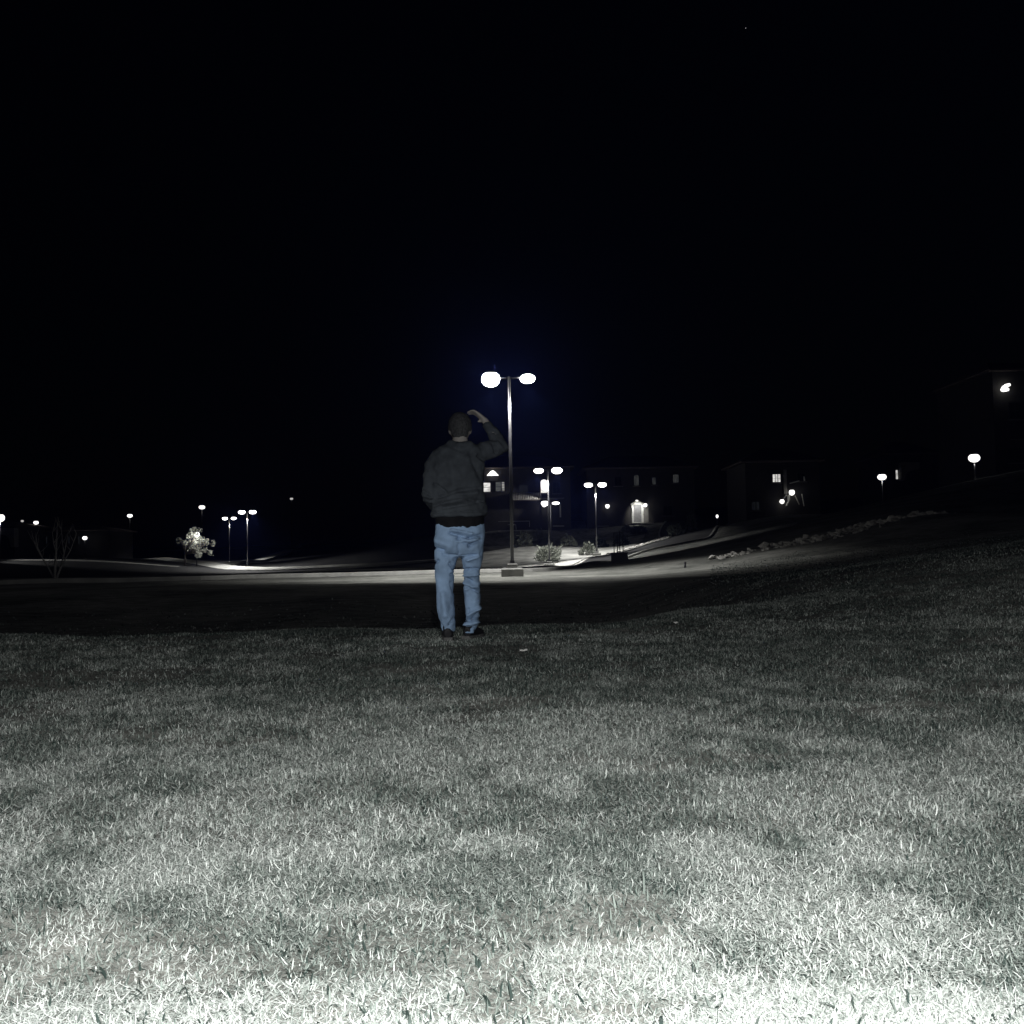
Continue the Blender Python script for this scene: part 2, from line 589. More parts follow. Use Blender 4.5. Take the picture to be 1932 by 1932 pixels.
yard_a = resample([tuple(P(u, v, Y))[:2] for u, v, Y in [(850, 1073, 55), (960, 1072, 54.5), (1026, 1065, 64), (1088, 1051, 82), (1145, 1043, 92), (1195, 1030, 100)]], 1.0)
yard_b = resample([(-8.5, 119), (0, 120), (8, 119.5), (16, 119)], 1.0)
between('gravel_yard', yard_a, yard_b, M_GRAV, 0.045, 70, 40)
def bank(name, line, h, face, m):
    """low pale bank: a sloping face towards the road and a narrow flat top"""
    b = MB()
    vs_, fs = [], []
    zz = H(np.array([p.x for p in line]), np.array([p.y for p in line]))
    for i, p in enumerate(line):
        t = (line[min(i + 1, len(line) - 1)] - line[max(i - 1, 0)]).normalized()
        n = Vector((-t.y, t.x, 0))
        if n.y < 0:
            n = -n
        e = min(1.0, i / 6, (len(line) - 1 - i) / 6) * 0.9 + 0.1
        for off, dz in ((-face, -0.2), (-face, 0.02), (-face * 0.5, h * .55 * e), (0, h * e), (0.9, h * e + .03), (1.0, -.3)):
            q = p + n * off
            vs_.append((q.x, q.y, zz[i] + dz + 0.13))
    for i in range(len(line) - 1):
        for k in range(5):
            fs.append((i * 6 + k, i * 6 + k + 1, i * 6 + k + 7, i * 6 + k + 6))
    b.add(vs_, fs)
    o = b.build(name, m, smooth=False)
    o['kind'] = 'structure'
    return o


yl_a = resample([(-100, 63), (-40, 62), (-20, 64), (-8, 70)], 2.0)
yl_b = resample([(-130, 215), (-70, 215), (-40, 205), (-6, 120)], 2.0)
between('road', yl_a, yl_b, M_ASPH, 0.12, 60, 60)  # dark sheet added so the field under the left lamps stays near black
lp1 = resample([tuple(P(u, v, Y))[:2] for u, v, Y in [(270, 1054, 152), (350, 1065, 138), (430, 1075.5, 122), (490, 1079, 116), (560, 1078.5, 114), (640, 1076, 112), (760, 1072, 104), (860, 1069, 98)]], 1.5)
bank('pavement', lp1, 0.27, 1.7, M_PAVE)
lp2 = resample([tuple(P(u, v, Y))[:2] for u, v, Y in [(428, 1071, 130), (500, 1056, 156), (565, 1040, 190)]], 2.0)
bank('pavement', lp2, 0.42, 2.4, M_PAVE)
lp3 = resample([(-95, 115), (-62, 116), (-50, 116.5), (-40, 118)], 1.5)
bank('pavement', lp3, 0.10, 0.5, M_KERB)


# ------------------------------------------------------------------ street lamps
def lamp_pair(base, label, zh=7.0, half=0.66, lens=((0.36, 0.27), (0.33, 0.22)), power=1500, yaw=0.0, spread=108, light=True, lensmat=None, tilt=(1.3, 1.3)):
    bx, by = base
    z0 = gz(bx, by)
    r = empty('street_lamp', (bx, by, z0), label, 'street lamp', 'twin headed street lamps')
    MB().box((bx, by, z0 + 0.05), (0.78, 0.78, 0.50), bev=0.05).build('footing', M_CONC, r)
    MB().box((bx, by, z0 + 0.378), (0.37, 0.37, 0.15), bev=0.03).build('pedestal', M_CONC, r)
    zp = z0 + 0.455
    pl = MB().tube([(bx, by, zp), (bx, by, z0 + zh * 0.5), (bx, by, z0 + zh + 0.06)], [0.066, 0.058, 0.05], 16)
    pl.ell((bx, by, z0 + zh + 0.06), (0.05, 0.05, 0.03), 12, 6)
    pl.build('pole', M_POLE, r, True)
    MB().box((bx, by, zp + 0.012), (0.26, 0.26, 0.025)).tube([(bx, by, zp + 0.02), (bx, by, zp + 0.1)], [0.09, 0.075], 12).build('base_plate', M_POLE, r)
    for s, (lw, lh), tl_ in zip((-1, 1), lens, tilt):
        dx, dy = math.cos(yaw) * s, math.sin(yaw) * s
        hx, hy, hz = bx + dx * half, by + dy * half, z0 + zh
        MB().tube([(bx + dx * 0.045, by + dy * 0.045, hz + 0.02), (bx + dx * half * 0.3, by + dy * half * 0.3, hz + 0.03), (bx + dx * (half - lw * 0.8), by + dy * (half - lw * 0.8), hz + 0.05)], 0.028, 8).build('arm', M_POLE, r, True)
        hd = MB().ell((hx, hy, hz + lh * 0.62), (lw * 0.8, lw * 0.66, lh * 0.48), 20, 6, 0.3, 1.0).build('lamp_head', M_HEAD, r, True)
        MB().ell((hx, hy, hz), (lw, lw * 0.85, lh), 24, 14).build('lens', lensmat or M_LENSFAR, hd, True)  # lens ellipsoid enlarged, the lamp's bloom is built into its shape
        if light:
            spot('lamp_light', (hx, hy, hz - lh - 0.06), (hx + dx * tl_, hy + dy * tl_, hz - 7), power, spread, 0.35, 0.12, parent=r)
    return r


def base_at(u, v, Y):
    p = P(u, v, Y)
    return (p.x, p.y)


lamp_pair(base_at(967, 1088, 35), 'tall twin headed street lamp standing on concrete block just right of the person', lens=((0.325, 0.27), (0.26, 0.165)), power=1900, zh=7.05, spread=119, lensmat=M_LENSNEAR, tilt=(0.1, 0.6))
lamp_pair(base_at(1037, 1071, 71), 'middle distance twin headed street lamp in front of the lit arched window', power=2500, spread=136, zh=7.0, half=0.66, lens=((0.35, 0.19), (0.39, 0.24)))
lamp_pair(base_at(1126, 1048, 97), 'twin headed street lamp beside the kerb right of the bright gravel bush', power=2300, spread=128, zh=7.0, half=0.68, lens=((0.41, 0.23), (0.42, 0.24)))
lamp_pair(base_at(1040.5, 1060, 112), 'farthest twin headed street lamp directly behind the middle lamp post', power=500, spread=92, zh=6.7, half=0.62, lens=((0.42, 0.3), (0.42, 0.16)))
lamp_pair(base_at(467, 1073, 119), 'taller of the two twin headed lamps on the left pavement bend', power=2200, spread=138, zh=7.0, half=0.66, lens=((0.42, 0.23), (0.42, 0.23)))
lamp_pair(base_at(433, 1065, 150), 'smaller farther twin headed lamp on the left, beside the lit tree', power=1200, spread=130, zh=7.0, half=0.67, lens=((0.39, 0.22), (0.39, 0.22)))


def single_lamp(u, v, Y, label, h=5.0, lw=0.35, lh=0.25, power=0, lens=None, group='single street lamps far off', polemat=None, spread=120, aim=(0, 0)):
    p = P(u, v, Y)
    zg = gz(p.x, p.y)
    r = empty('street_lamp', (p.x, p.y, zg), label, 'street lamp', group)
    zt = p.z
    MB().tube([(p.x, p.y, zg - 0.1), (p.x, p.y, zt - lh * 0.8)], [0.07, 0.05], 10).build('pole', polemat or M_POLE, r, True)
    hd = MB().ell((p.x, p.y, zt + lh * 0.5), (lw * 0.85, lw * 0.8, lh * 0.75), 14, 5, 0.35, 1.0).build('lamp_head', M_HEAD, r, True)
    MB().ell((p.x, p.y, zt), (lw, lw * 0.9, lh), 16, 10).build('lens', lens or M_LENS, hd, True)  # here too the glowing ellipsoid takes in the lamp's bloom
    if power:
        spot('lamp_light', (p.x, p.y - 0.0, zt - lh - 0.08), (p.x + aim[0], p.y + aim[1], zt - 8), power, spread, 0.5, 0.12, parent=r)
    return r


single_lamp(381, 957, 135, 'bright single lamp high above the lit tree on the left', lw=0.42, lh=0.27)
single_lamp(245, 973, 150, 'lone lamp far left between bare sapling and lit tree', lw=0.40, lh=0.28)
single_lamp(550, 941, 170, 'faint tiny lamp above the end of the rising left pavement', lw=0.28, lh=0.2, lens=M_LENSDIM)
single_lamp(68, 986, 140, 'small lamp at far left above the bare sapling', lw=0.34, lh=0.26)
single_lamp(42, 983, 170, 'faintest tiny lamp at far left edge beside dark house', lw=0.24, lh=0.2, lens=M_LENSDIM)
single_lamp(0, 977, 111, 'glowing lamp cut by the left picture edge above house corner', lw=0.5, lh=0.46, power=900, spread=118, aim=(8, 5))
single_lamp(160, 1015, 140, 'low lamp right of the bare sapling, dim second bulb beside it', lw=0.33, lh=0.28)
single_lamp(1838, 864, 78, 'glowing lamp on slim post high on the right hillside', lw=0.44, lh=0.35, power=40, spread=90, polemat=M_POLE)
single_lamp(1664, 900, 100, 'glowing lamp left of the narrow lit slot on the right hillside', lw=0.44, lh=0.33, power=30, spread=100)
single_lamp(1353, 974, 105, 'tiny path light alone in the dark between the houses', lw=0.13, lh=0.2)


# ------------------------------------------------------------------ houses
class House:
    def __init__(self, label, u0, u1, v_eave, v_base, Y, depth=9.0, roof='hip', ridge=2.0, wall=None, name='house'):
        a, b = P(u0, v_base, Y), P(u1, v_base, Y)
        self.Y, self.x0, self.x1 = Y, a.x, b.x
        um = (u0 + u1) / 2
        self.zb, self.ze = P(um, v_base, Y).z, P(um, v_eave, Y).z
        self.r = empty(name, ((a.x + b.x) / 2, Y + depth / 2, self.zb), label, 'house', 'two storey houses beyond the road')
        cx, wd = (a.x + b.x) / 2, b.x - a.x
        zlo = self.zb - 1.5
        MB().box((cx, Y + depth / 2, (zlo + self.ze) / 2), (wd, depth, self.ze - zlo)).build('wall', wall or M_STUC, self.r)
        e = 0.5
        z = self.ze + 0.003
        rb = MB()
        X0, X1, Y0, Y1 = a.x - e, b.x + e, Y - e, Y + depth + e
        i = min(wd, depth) * 0.45 if roof == 'hip' else 0.0
        rb.add([(X0, Y0, z), (X1, Y0, z), (X1, Y1, z), (X0, Y1, z), (X0, Y0, z + .18), (X1, Y0, z + .18), (X1, Y1, z + .18), (X0, Y1, z + .18),
                (X0 + i, Y + depth / 2, z + ridge), (X1 - i, Y + depth / 2, z + ridge)],
               [(3, 2, 1, 0), (0, 1, 5, 4), (1, 2, 6, 5), (2, 3, 7, 6), (3, 0, 4, 7), (4, 5, 9, 8), (5, 6, 9), (6, 7, 8, 9), (7, 4, 8)])
        rb.build('roof', M_ROOF, self.r)

    def rect(self, u0, v0, u1, v1, dy=0.0):
        a, b = P(u0, v1, self.Y - dy), P(u1, v0, self.Y - dy)
        return a.x, a.z, b.x, b.z

    def window(self, u0, v0, u1, v1, pane, arch=False, fw=0.09, frame=None, mull=(1, 1), sill=True):
        x0, z0, x1, z1 = self.rect(u0, v0, u1, v1)
        y = self.Y
        f = MB()
        frame = frame or M_DARK
        f.box((x0 - fw / 2, y - 0.03, (z0 + z1) / 2), (fw, 0.12, z1 - z0))
        f.box((x1 + fw / 2, y - 0.03, (z0 + z1) / 2), (fw, 0.12, z1 - z0))
        f.box(((x0 + x1) / 2, y - 0.03, z0 - fw / 2), (x1 - x0 + 2 * fw, 0.13, fw))
        cx, rad = (x0 + x1) / 2, (x1 - x0) / 2
        if arch:
            pts = [(cx + (rad + fw / 2) * math.cos(t), y - 0.03, z1 + (rad + fw / 2) * 0.7 * math.sin(t)) for t in np.linspace(0, math.pi, 11)]
            f.tube(pts, fw / 2, 6)
        else:
            f.box((cx, y - 0.03, z1 + fw / 2), (x1 - x0 + 2 * fw, 0.13, fw))
        for k in range(1, mull[0]):
            f.box((x0 + (x1 - x0) * k / mull[0], y - 0.02, (z0 + z1) / 2), (0.05, 0.06, z1 - z0))
        for k in range(1, mull[1]):
            f.box((cx, y - 0.02, z0 + (z1 - z0) * k / mull[1]), (x1 - x0, 0.064, 0.05))
        fo = f.build('window', frame, self.r)
        o = [(x0, y - 0.012, z0), (x1, y - 0.012, z0)]
        if arch:
            o += [(cx + rad * math.cos(t), y - 0.012, z1 + rad * 0.7 * math.sin(t)) for t in np.linspace(0, math.pi, 11)]
        else:
            o += [(x1, y - 0.012, z1), (x0, y - 0.012, z1)]
        MB().poly(o, (0, 0.009, 0)).build('pane', pane, fo)
        if sill:
            MB().box((cx, y - 0.1, z0 - fw - 0.04), (x1 - x0 + 0.4, 0.2, 0.07)).build('sill', M_STUC2, fo)
        return fo

    def lantern(self, u, v, rad=0.2, power=20, dy=0.45, peak=False):
        p = P(u, v, self.Y - dy)
        b = MB()
        b.box((p.x, self.Y - 0.03, p.z), (0.16, 0.055, 0.3))
        b.tube([(p.x, self.Y - 0.05, p.z + 0.1), (p.x, self.Y - dy * 0.6, p.z + rad + 0.12), (p.x, self.Y - dy, p.z + rad + 0.05)], 0.02, 6)
        b.tube([(p.x, self.Y - dy, p.z + rad * 0.8), (p.x, self.Y - dy, p.z + rad * 1.2)], [rad * 0.9, 0.03], 8)
        lo = b.build('wall_lantern', M_DARK, self.r)
        g = MB().ell((p.x, p.y, p.z), (rad, rad * 0.9, rad * 1.05), 14, 10)
        g.build('lantern_glass', M_LENS, lo, True)
        if power:
            point('lantern_light', (p.x, p.y - rad - 0.15, p.z - 0.1), power, 0.1, parent=self.r)
        return lo

    def slab(self, name, u0, v0, u1, v1, m, d=0.1, back=0.0, parent=None):
        x0, z0, x1, z1 = self.rect(u0, v0, u1, v1)
        return MB().box(((x0 + x1) / 2, self.Y - d / 2 - back - 0.003, (z0 + z1) / 2), (x1 - x0, d, z1 - z0)).build(name, m, parent or self.r)


# --- house A, behind the person and the middle lamp
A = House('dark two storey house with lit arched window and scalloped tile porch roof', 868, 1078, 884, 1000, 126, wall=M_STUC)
A.window(910, 911, 925, 928, M_WLIT, mull=(1, 2))
A.window(935.5, 909.5, 945, 927, M_WMID, mull=(1, 2), sill=False)
A.window(947, 909.5, 951.5, 927, lit_pane('half_lit_curtain', 0.32, lines=1.0), sill=False)
A.window(1020.5, 909, 1032.5, 930, M_WARCH, arch=True, fw=0.1)
A.window(980, 915, 996, 931, M_WFAINT, mull=(2, 1))
A.window(1044, 910, 1056, 930, M_PANE, mull=(2, 2))
A.slab('ledge', 1018.5, 939.2, 1064, 942, M_STUC2, 0.45)
# peaked gable lamp above the windows
g0 = P(929.5, 893, A.Y - 0.4)
gl = MB().poly([(g0.x - 0.75, A.Y - 0.5, g0.z - 0.28), (g0.x + 0.75, A.Y - 0.5, g0.z - 0.28), (g0.x + 0.25, A.Y - 0.5, g0.z + 0.24), (g0.x, A.Y - 0.5, g0.z + 0.36), (g0.x - 0.25, A.Y - 0.5, g0.z + 0.24)], (0, 0.3, 0)).build('gable_lamp', M_LENS, A.r)
MB().box((g0.x - 0.42, A.Y - 0.35, g0.z - 0.62), (0.1, 0.1, 0.67)).box((g0.x + 0.42, A.Y - 0.35, g0.z - 0.62), (0.1, 0.1, 0.67)).box((g0.x, A.Y - 0.25, g0.z - 1.0), (1.1, 0.494, 0.1)).build('lamp_bracket', M_DARK, gl)
point('gable_light', (g0.x, A.Y - 0.8, g0.z), 14, 0.1, parent=A.r)
# porch roof with barrel tiles
pr0, pr1 = P(966, 943, A.Y - 2.2), P(1022, 943, A.Y - 2.2)
zt = P(990, 931, A.Y).z
deck = MB()
deck.add([(pr0.x, A.Y - 2.2, pr0.z), (pr1.x, A.Y - 2.2, pr0.z), (pr1.x, A.Y - 0.003, zt), (pr0.x, A.Y - 0.003, zt),
          (pr0.x, A.Y - 2.2, pr0.z - 0.12), (pr1.x, A.Y - 2.2, pr0.z - 0.12), (pr1.x, A.Y - 0.003, zt - 0.12), (pr0.x, A.Y - 0.003, zt - 0.12)],
         [(0, 1, 2, 3), (7, 6, 5, 4), (4, 5, 1, 0), (5, 6, 2, 1), (6, 7, 3, 2), (7, 4, 0, 3)])
po = deck.build('porch_roof', M_ROOF, A.r)
tl = MB()
nt_ = 17
for k in range(nt_):
    x = pr0.x + (pr1.x - pr0.x) * (k + 0.5) / nt_
    tl.tube([(x, A.Y - 2.28, pr0.z + 0.02), (x, A.Y - 0.02, zt + 0.04)], 0.085, 8)
tl.build('barrel_tile', mat('pale_barrel_tile', (0.5, 0.48, 0.45), 0.8, nscale=4, namt=0.3), po, True)
MB().box((pr0.x + 0.2, A.Y - 2.0, (A.zb + pr0.z) / 2 - 0.1), (0.22, 0.22, pr0.z - A.zb - 0.2)).build('porch_post', M_STUC, A.r)
MB().box((pr1.x - 0.15, A.Y - 2.0, (A.zb + pr0.z) / 2 - 0.1), (0.22, 0.22, pr0.z - A.zb - 0.2)).build('porch_post', M_STUC, A.r)
spot('tile_fill_spot', (pr1.x + 0.9, A.Y - 3.6, pr0.z + 0.5), (pr0.x + 1.6, A.Y - 2.2, pr0.z), 330, 56, 0.6, 0.08, parent=A.r)  # extra spot without a fixture, added to brighten the tile ends
A.lantern(1026.5, 953, 0.24, 9, 0.5)
A.slab('corner_trim', 1056, 951, 1058.2, 976, M_TRIM, 0.12)
dr = A.slab('door', 1040, 957, 1051, 989, M_DARK, 0.06)
A.slab('doorstep', 1043, 991.5, 1064, 994, M_TRIM, 0.6, 0.1)
rl = MB()
for (ua, va, ub, vb) in ((940, 984, 1000, 983), (999, 983, 999, 994), (958, 990, 973, 990), (973, 990, 974, 999), (940, 1002, 1005, 1000)):
    a_, b_ = P(ua, va, A.Y - 3), P(ub, vb, A.Y - 3)
    rl.tube([a_, b_], 0.035, 6)
rl.build('porch_rail', M_TRIM, A.r)

# --- house B, with the lit door
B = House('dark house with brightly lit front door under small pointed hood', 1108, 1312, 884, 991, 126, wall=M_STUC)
x0, z0, x1, z1 = B.rect(1192, 952, 1213.5, 986)
y = B.Y
fr = MB()
fr.box((x0 + 0.13, y - 0.12, (z0 + z1) / 2), (0.26, 0.235, z1 - z0)).box((x1 - 0.13, y - 0.12, (z0 + z1) / 2), (0.26, 0.235, z1 - z0))
cx = (x0 + x1) / 2
fr.poly([(x0 - 0.1, y - 0.28, z1 + 0.003), (x1 + 0.1, y - 0.28, z1 + 0.003), (x1 + 0.1, y - 0.28, z1 + 0.12), (cx, y - 0.28, z1 + 0.56), (x0 - 0.1, y - 0.28, z1 + 0.12)], (0, 0.27, 0))
fr.box((cx, y - 0.25, z0 - 0.05), (x1 - x0, 0.49, 0.094))
fo = fr.build('door_frame', M_TRIM, B.r)
dl = MB().box((cx, y - 0.05, (z0 + z1) / 2), (x1 - x0 - 0.53, 0.09, z1 - z0 - 0.01))
wd_ = x1 - x0 - 0.53
for zz in (z0 + 0.45, z0 + 1.15, z0 + 1.75):
    dl.box((cx, y - 0.1, zz), (wd_ * 0.78, 0.03, 0.05))
dl.build('door', M_DOOR, B.r)
MB().ell((cx + wd_ * 0.38, y - 0.12, z0 + 1.0), (0.04, 0.04, 0.04), 8, 6).build('door_handle', M_TRIM, B.r)
sp = P(1202.5, 949, B.Y - 0.9)
hd_l = MB().box((sp.x, y - 0.45, sp.z + 0.42), (0.34, 0.34, 0.06)).build('hood_light', M_HEAD, B.r)
MB().ell((sp.x, y - 0.45, sp.z + 0.34), (0.17, 0.17, 0.08), 12, 6).build('lantern_glass', M_LENS, hd_l, True)
spot('door_light', (sp.x, y - 1.6, sp.z + 0.2), (cx, y, z0 + 1.3), 280, 82, 0.7, 0.12, parent=B.r)
B.lantern(1217.5, 953, 0.24, 6, 0.45)
B.slab('lit_wall_patch', 1214.5, 957, 1223, 986, M_STUC2, 0.08)  # pale slab in place of the wall brightened by the lantern
B.slab('doorstep', 1209, 986.6, 1232, 989, M_TRIM, 0.9, 0.1)
B.lantern(1146, 955, 0.27, 2, 0.45)
B.slab('shutter', 1141.5, 959, 1143.5, 972, M_DARK, 0.08)
B.slab('side_step', 1127, 991.5, 1149, 994.5, M_STUC2, 0.3)  # long low step at the wall foot
B.window(1196.5, 899, 1205, 916, M_WDIM, arch=True)
B.window(1231, 901, 1237, 914, M_WDIM)
B.window(1270, 895.5, 1280, 910.5, M_WDIM)
B.window(1160, 900, 1172, 916, M_PANE, mull=(2, 1))
B.window(1252, 955, 1268, 972, M_PANE, mull=(2, 1))

# --- house C on the hillside
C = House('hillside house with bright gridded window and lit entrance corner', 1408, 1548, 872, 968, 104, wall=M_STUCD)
C.window(1458, 895, 1472, 909.5, M_WLIT, mull=(3, 2), fw=0.08)
C.window(1419, 947, 1432, 962, M_WFAINT, mull=(2, 1))
C.window(1505, 893, 1518, 907, M_PANE, mull=(2, 1))
C.slab('downpipe', 1478.5, 886, 1483, 932, M_STUC2, 0.18)
C.lantern(1494, 929, 0.3, 2.5, 0.5)
for (ua, va, ub, vb, rr) in ((1470, 948, 1484, 934, 0.07), (1487.5, 934, 1488.5, 944, 0.12), (1488.5, 944, 1484, 954, 0.09), (1500, 935, 1508, 952, 0.05), (1513, 932, 1517, 955, 0.05), (1490, 912, 1508, 907, 0.06), (1517, 899, 1518, 907, 0.08)):
    MB().tube([P(ua, va, C.Y - 0.35), P(ub, vb, C.Y - 0.3)], rr, 7).build('porch_bracket', M_TRIM, C.r)
C.lantern(1475.5, 946, 0.24, 1.5, 0.45)

# --- house D
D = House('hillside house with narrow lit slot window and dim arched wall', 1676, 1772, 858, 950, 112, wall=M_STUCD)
D.window(1690, 887, 1693.5, 904, lit_pane('slot_glow', 0.7), fw=0.06, sill=False)
D.slab('slot_head', 1687.5, 884, 1695, 887.2, M_STUC2, 0.15)
# projecting arch
ap = [P(u, v, D.Y - 1.0) for u, v in ((1701, 872), (1735, 872), (1735, 886), (1727, 886), (1718, 888), (1711, 893), (1708, 899), (1708, 906), (1701, 906))]
MB().poly([(p.x, D.Y - 1.0, p.z) for p in ap], (0, 0.99, 0)).build('arch', M_STUC2, D.r)

# --- house E, top right
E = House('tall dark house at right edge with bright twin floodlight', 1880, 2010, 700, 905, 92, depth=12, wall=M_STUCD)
fb = MB()
pa, pb = P(1890.5, 738, E.Y - 0.5), P(1905, 726, E.Y - 0.5)
fb.box(((pa.x + pb.x) / 2, E.Y - 0.15, (pa.z + pb.z) / 2 + 0.05), (0.25, 0.29, 0.25))
fl = fb.build('floodlight', M_HEAD, E.r)
for (ua, va, ub, vb, rr) in ((1891, 738, 1896, 729, 0.22), (1895, 728, 1906, 725.5, 0.14), (1896, 736, 1903, 734, 0.16)):
    q0, q1 = P(ua, va, E.Y - 0.5), P(ub, vb, E.Y - 0.5)
    MB().tube([q0, q0.lerp(q1, 0.15), q0.lerp(q1, 0.85), q1], [rr * 0.6, rr, rr, rr * 0.6], 12).build('lantern_glass', M_LENS, fl, True)
E.slab('string_course', 1903, 827.6, 1990, 830.4, M_STUC2, 0.25)
E.window(1905, 760, 1925, 790, M_PANE, mull=(2, 2))
E.window(1905, 845, 1925, 872, M_PANE, mull=(2, 2))
point('string_course_light', P(1950, 822, E.Y - 2.2), 0.8, 0.1, parent=E.r)  # point light without a fixture, in front of the string course

# --- left houses
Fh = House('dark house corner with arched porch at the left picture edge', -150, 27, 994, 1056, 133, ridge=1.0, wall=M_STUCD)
af = [P(u, v, Fh.Y - 1.3) for u, v in ((-150, 996), (26.5, 996), (26.5, 1032), (20, 1032), (18, 1019), (12, 1011), (0, 1007), (-14, 1011), (-20, 1019), (-22, 1032), (-150, 1032))]
MB().poly([(p.x, Fh.Y - 1.3, p.z) for p in af], (0, 1.2, 0)).build('arch', M_STUC2, Fh.r)
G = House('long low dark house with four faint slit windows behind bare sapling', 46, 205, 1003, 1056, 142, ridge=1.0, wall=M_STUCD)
for u in (62, 88, 130, 150):
    G.window(u - 2, 1012, u + 2, 1026, M_WFAINT, fw=0.06, sill=False)


# ------------------------------------------------------------------ plants
def leaf_mat(name, col):
    return mat(name, col, 0.9, spec=0.15, nscale=6, namt=0.45)


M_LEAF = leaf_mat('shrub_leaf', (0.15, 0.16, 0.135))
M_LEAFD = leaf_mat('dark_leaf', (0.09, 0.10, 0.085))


def shrub_foliage(w_, h_, n, size, seed, spiky=False):
    r = random.Random(seed)
    b = MB()
    for k in range(n):
        az = r.uniform(0, 2 * math.pi)
        el = math.asin(r.uniform(0.05 if not spiky else 0.25, 1.0))
        rad = r.uniform(0.55, 1.0) ** 0.6
        lump = 1 + 0.5 * mnoise.noise(Vector((math.cos(az) * 2, math.sin(az) * 2, el * 2 + seed)))
        d = Vector((math.cos(az) * math.cos(el), math.sin(az) * math.cos(el), math.sin(el)))
        c = Vector((d.x * w_ / 2 * rad * lump, d.y * w_ / 2 * rad * lump, d.z * h_ * rad * lump))
        ax = (d + Vector((r.gauss(0, .45), r.gauss(0, .45), r.gauss(0, .45)))).normalized()
        sd = ax.cross(Vector((r.gauss(0, 1), r.gauss(0, 1), r.gauss(0, 1)))).normalized()
        L = size * r.uniform(0.7, 1.5) * (2.2 if spiky else 1)
        W = size * r.uniform(0.25, 0.45) * (0.6 if spiky else 1)
        b.add([c - ax * L * .5, c + sd * W, c + ax * L * .6, c - sd * W], [(0, 1, 2, 3)])
    return b


def shrub(u, v, Y, wpx, hpx, label, n=420, spiky=False, leaf=None, seed=0, group='shrubs on the gravel yard'):
    p = P(u, v, Y)
    s = Y / F_PX
    z = gz(p.x, p.y)
    r = empty('shrub', (p.x, p.y, z), label, 'shrub', group)
    W, Hh = wpx * s, hpx * s
    b = shrub_foliage(W, Hh, n, 0.10 * max(W, Hh) ** 0.7 + 0.05, seed, spiky)
    me = b
    me.v = [q + Vector((p.x, p.y, z + 0.05)) for q in me.v]
    me.build('foliage', leaf or M_LEAF, r)
    st = MB()
    rr = random.Random(seed + 5)
    for k in range(7):
        a = rr.uniform(0, 6.28)
        st.tube([(p.x + 0.05 * math.cos(a), p.y + 0.05 * math.sin(a), z - 0.1), (p.x + W * .18 * math.cos(a), p.y + W * .18 * math.sin(a), z + Hh * .4), (p.x + W * .3 * math.cos(a), p.y + W * .3 * math.sin(a), z + Hh * .75)], [0.03, 0.02, 0.008], 5)
    st.build('stem', M_BARKD, r)
    return r


shrub(1034, 1056, 76, 47, 31, 'largest pale bush on the gravel, at the foot of the middle lamp', 800, True, seed=1)
shrub(1109, 1042, 99, 32, 23, 'round pale bush left of the kerbside lamp post', 600, seed=2)
shrub(1072, 1032, 106, 34, 22, 'rounded bush midway between the middle and kerbside lamps', 600, seed=3)
shrub(987, 1031, 105, 41, 26, 'dim rounded bush right of the tall near lamp post', 600, seed=4)
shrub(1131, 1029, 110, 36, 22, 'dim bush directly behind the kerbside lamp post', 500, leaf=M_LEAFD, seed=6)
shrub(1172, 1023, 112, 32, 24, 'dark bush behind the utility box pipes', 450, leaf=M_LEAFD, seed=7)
shrub(1017, 990, 121, 42, 22, 'spiky bush by the porch of the house with arched window', 500, True, seed=8, group='shrubs by the house fronts')
shrub(1183, 989, 122, 26, 13, 'low pale bush at left of the lit front door', 350, seed=9, group='shrubs by the house fronts')
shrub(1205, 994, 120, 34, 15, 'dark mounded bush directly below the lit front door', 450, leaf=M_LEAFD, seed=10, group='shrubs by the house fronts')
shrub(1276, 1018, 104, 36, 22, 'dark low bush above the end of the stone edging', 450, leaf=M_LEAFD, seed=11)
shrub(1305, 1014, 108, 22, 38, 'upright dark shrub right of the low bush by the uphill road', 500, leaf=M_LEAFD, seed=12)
shrub(561, 1041, 188, 20, 14, 'small dim bush at the top end of the left pavement', 250, seed=13, group='shrubs beside the left pavement')


def branches(base, spec, m, name='trunk', parent=None):
    b = MB()
    for pts, r0, r1 in spec:
        n = len(pts)
        b.tube(pts, [r0 + (r1 - r0) * i / (n - 1) for i in range(n)], 7)
    return b.build(name, m, parent, True)


# bare multi-stemmed sapling at the left
sb = P(105, 1093, 46)
szz = gz(sb.x, sb.y)
T = empty('bare_tree', (sb.x, sb.y, szz), 'bare multi stemmed young tree with pale bark at far left', 'tree')
spec = []
rt = random.Random(3)
for pts, r0 in (([(103, 1095), (104, 1068), (106, 1042), (107, 1014), (108, 994)], 0.075), ([(106, 1094), (114, 1072), (120, 1050), (124, 1030), (128, 1008)], 0.06),
                ([(102, 1091), (92, 1072), (80, 1053), (71, 1032), (68, 1012)], 0.045), ([(116, 1066), (124, 1054), (133, 1038), (139, 1022), (144, 1006)], 0.03),
                ([(84, 1060), (74, 1043), (68, 1028), (60, 1010)], 0.025), ([(106, 1042), (101, 1025), (99, 1005)], 0.03), ([(121, 1046), (118, 1025), (116, 1000)], 0.025)):
    dy = rt.uniform(-0.3, 0.3)
    w3 = [P(u, v, 46 + dy * i) for i, (u, v) in enumerate(pts)]
    spec.append((w3, r0, 0.012))
    for q in range(5):
        i = rt.randint(1, len(w3) - 1)
        d = Vector((rt.uniform(-.35, .35), rt.uniform(-.35, .35), rt.uniform(.25, .6)))
        spec.append(([w3[i], w3[i] + d * 0.5, w3[i] + d + Vector((0, 0, .1))], 0.014, 0.005))
branches(None, spec, M_BARK, 'trunk', T)


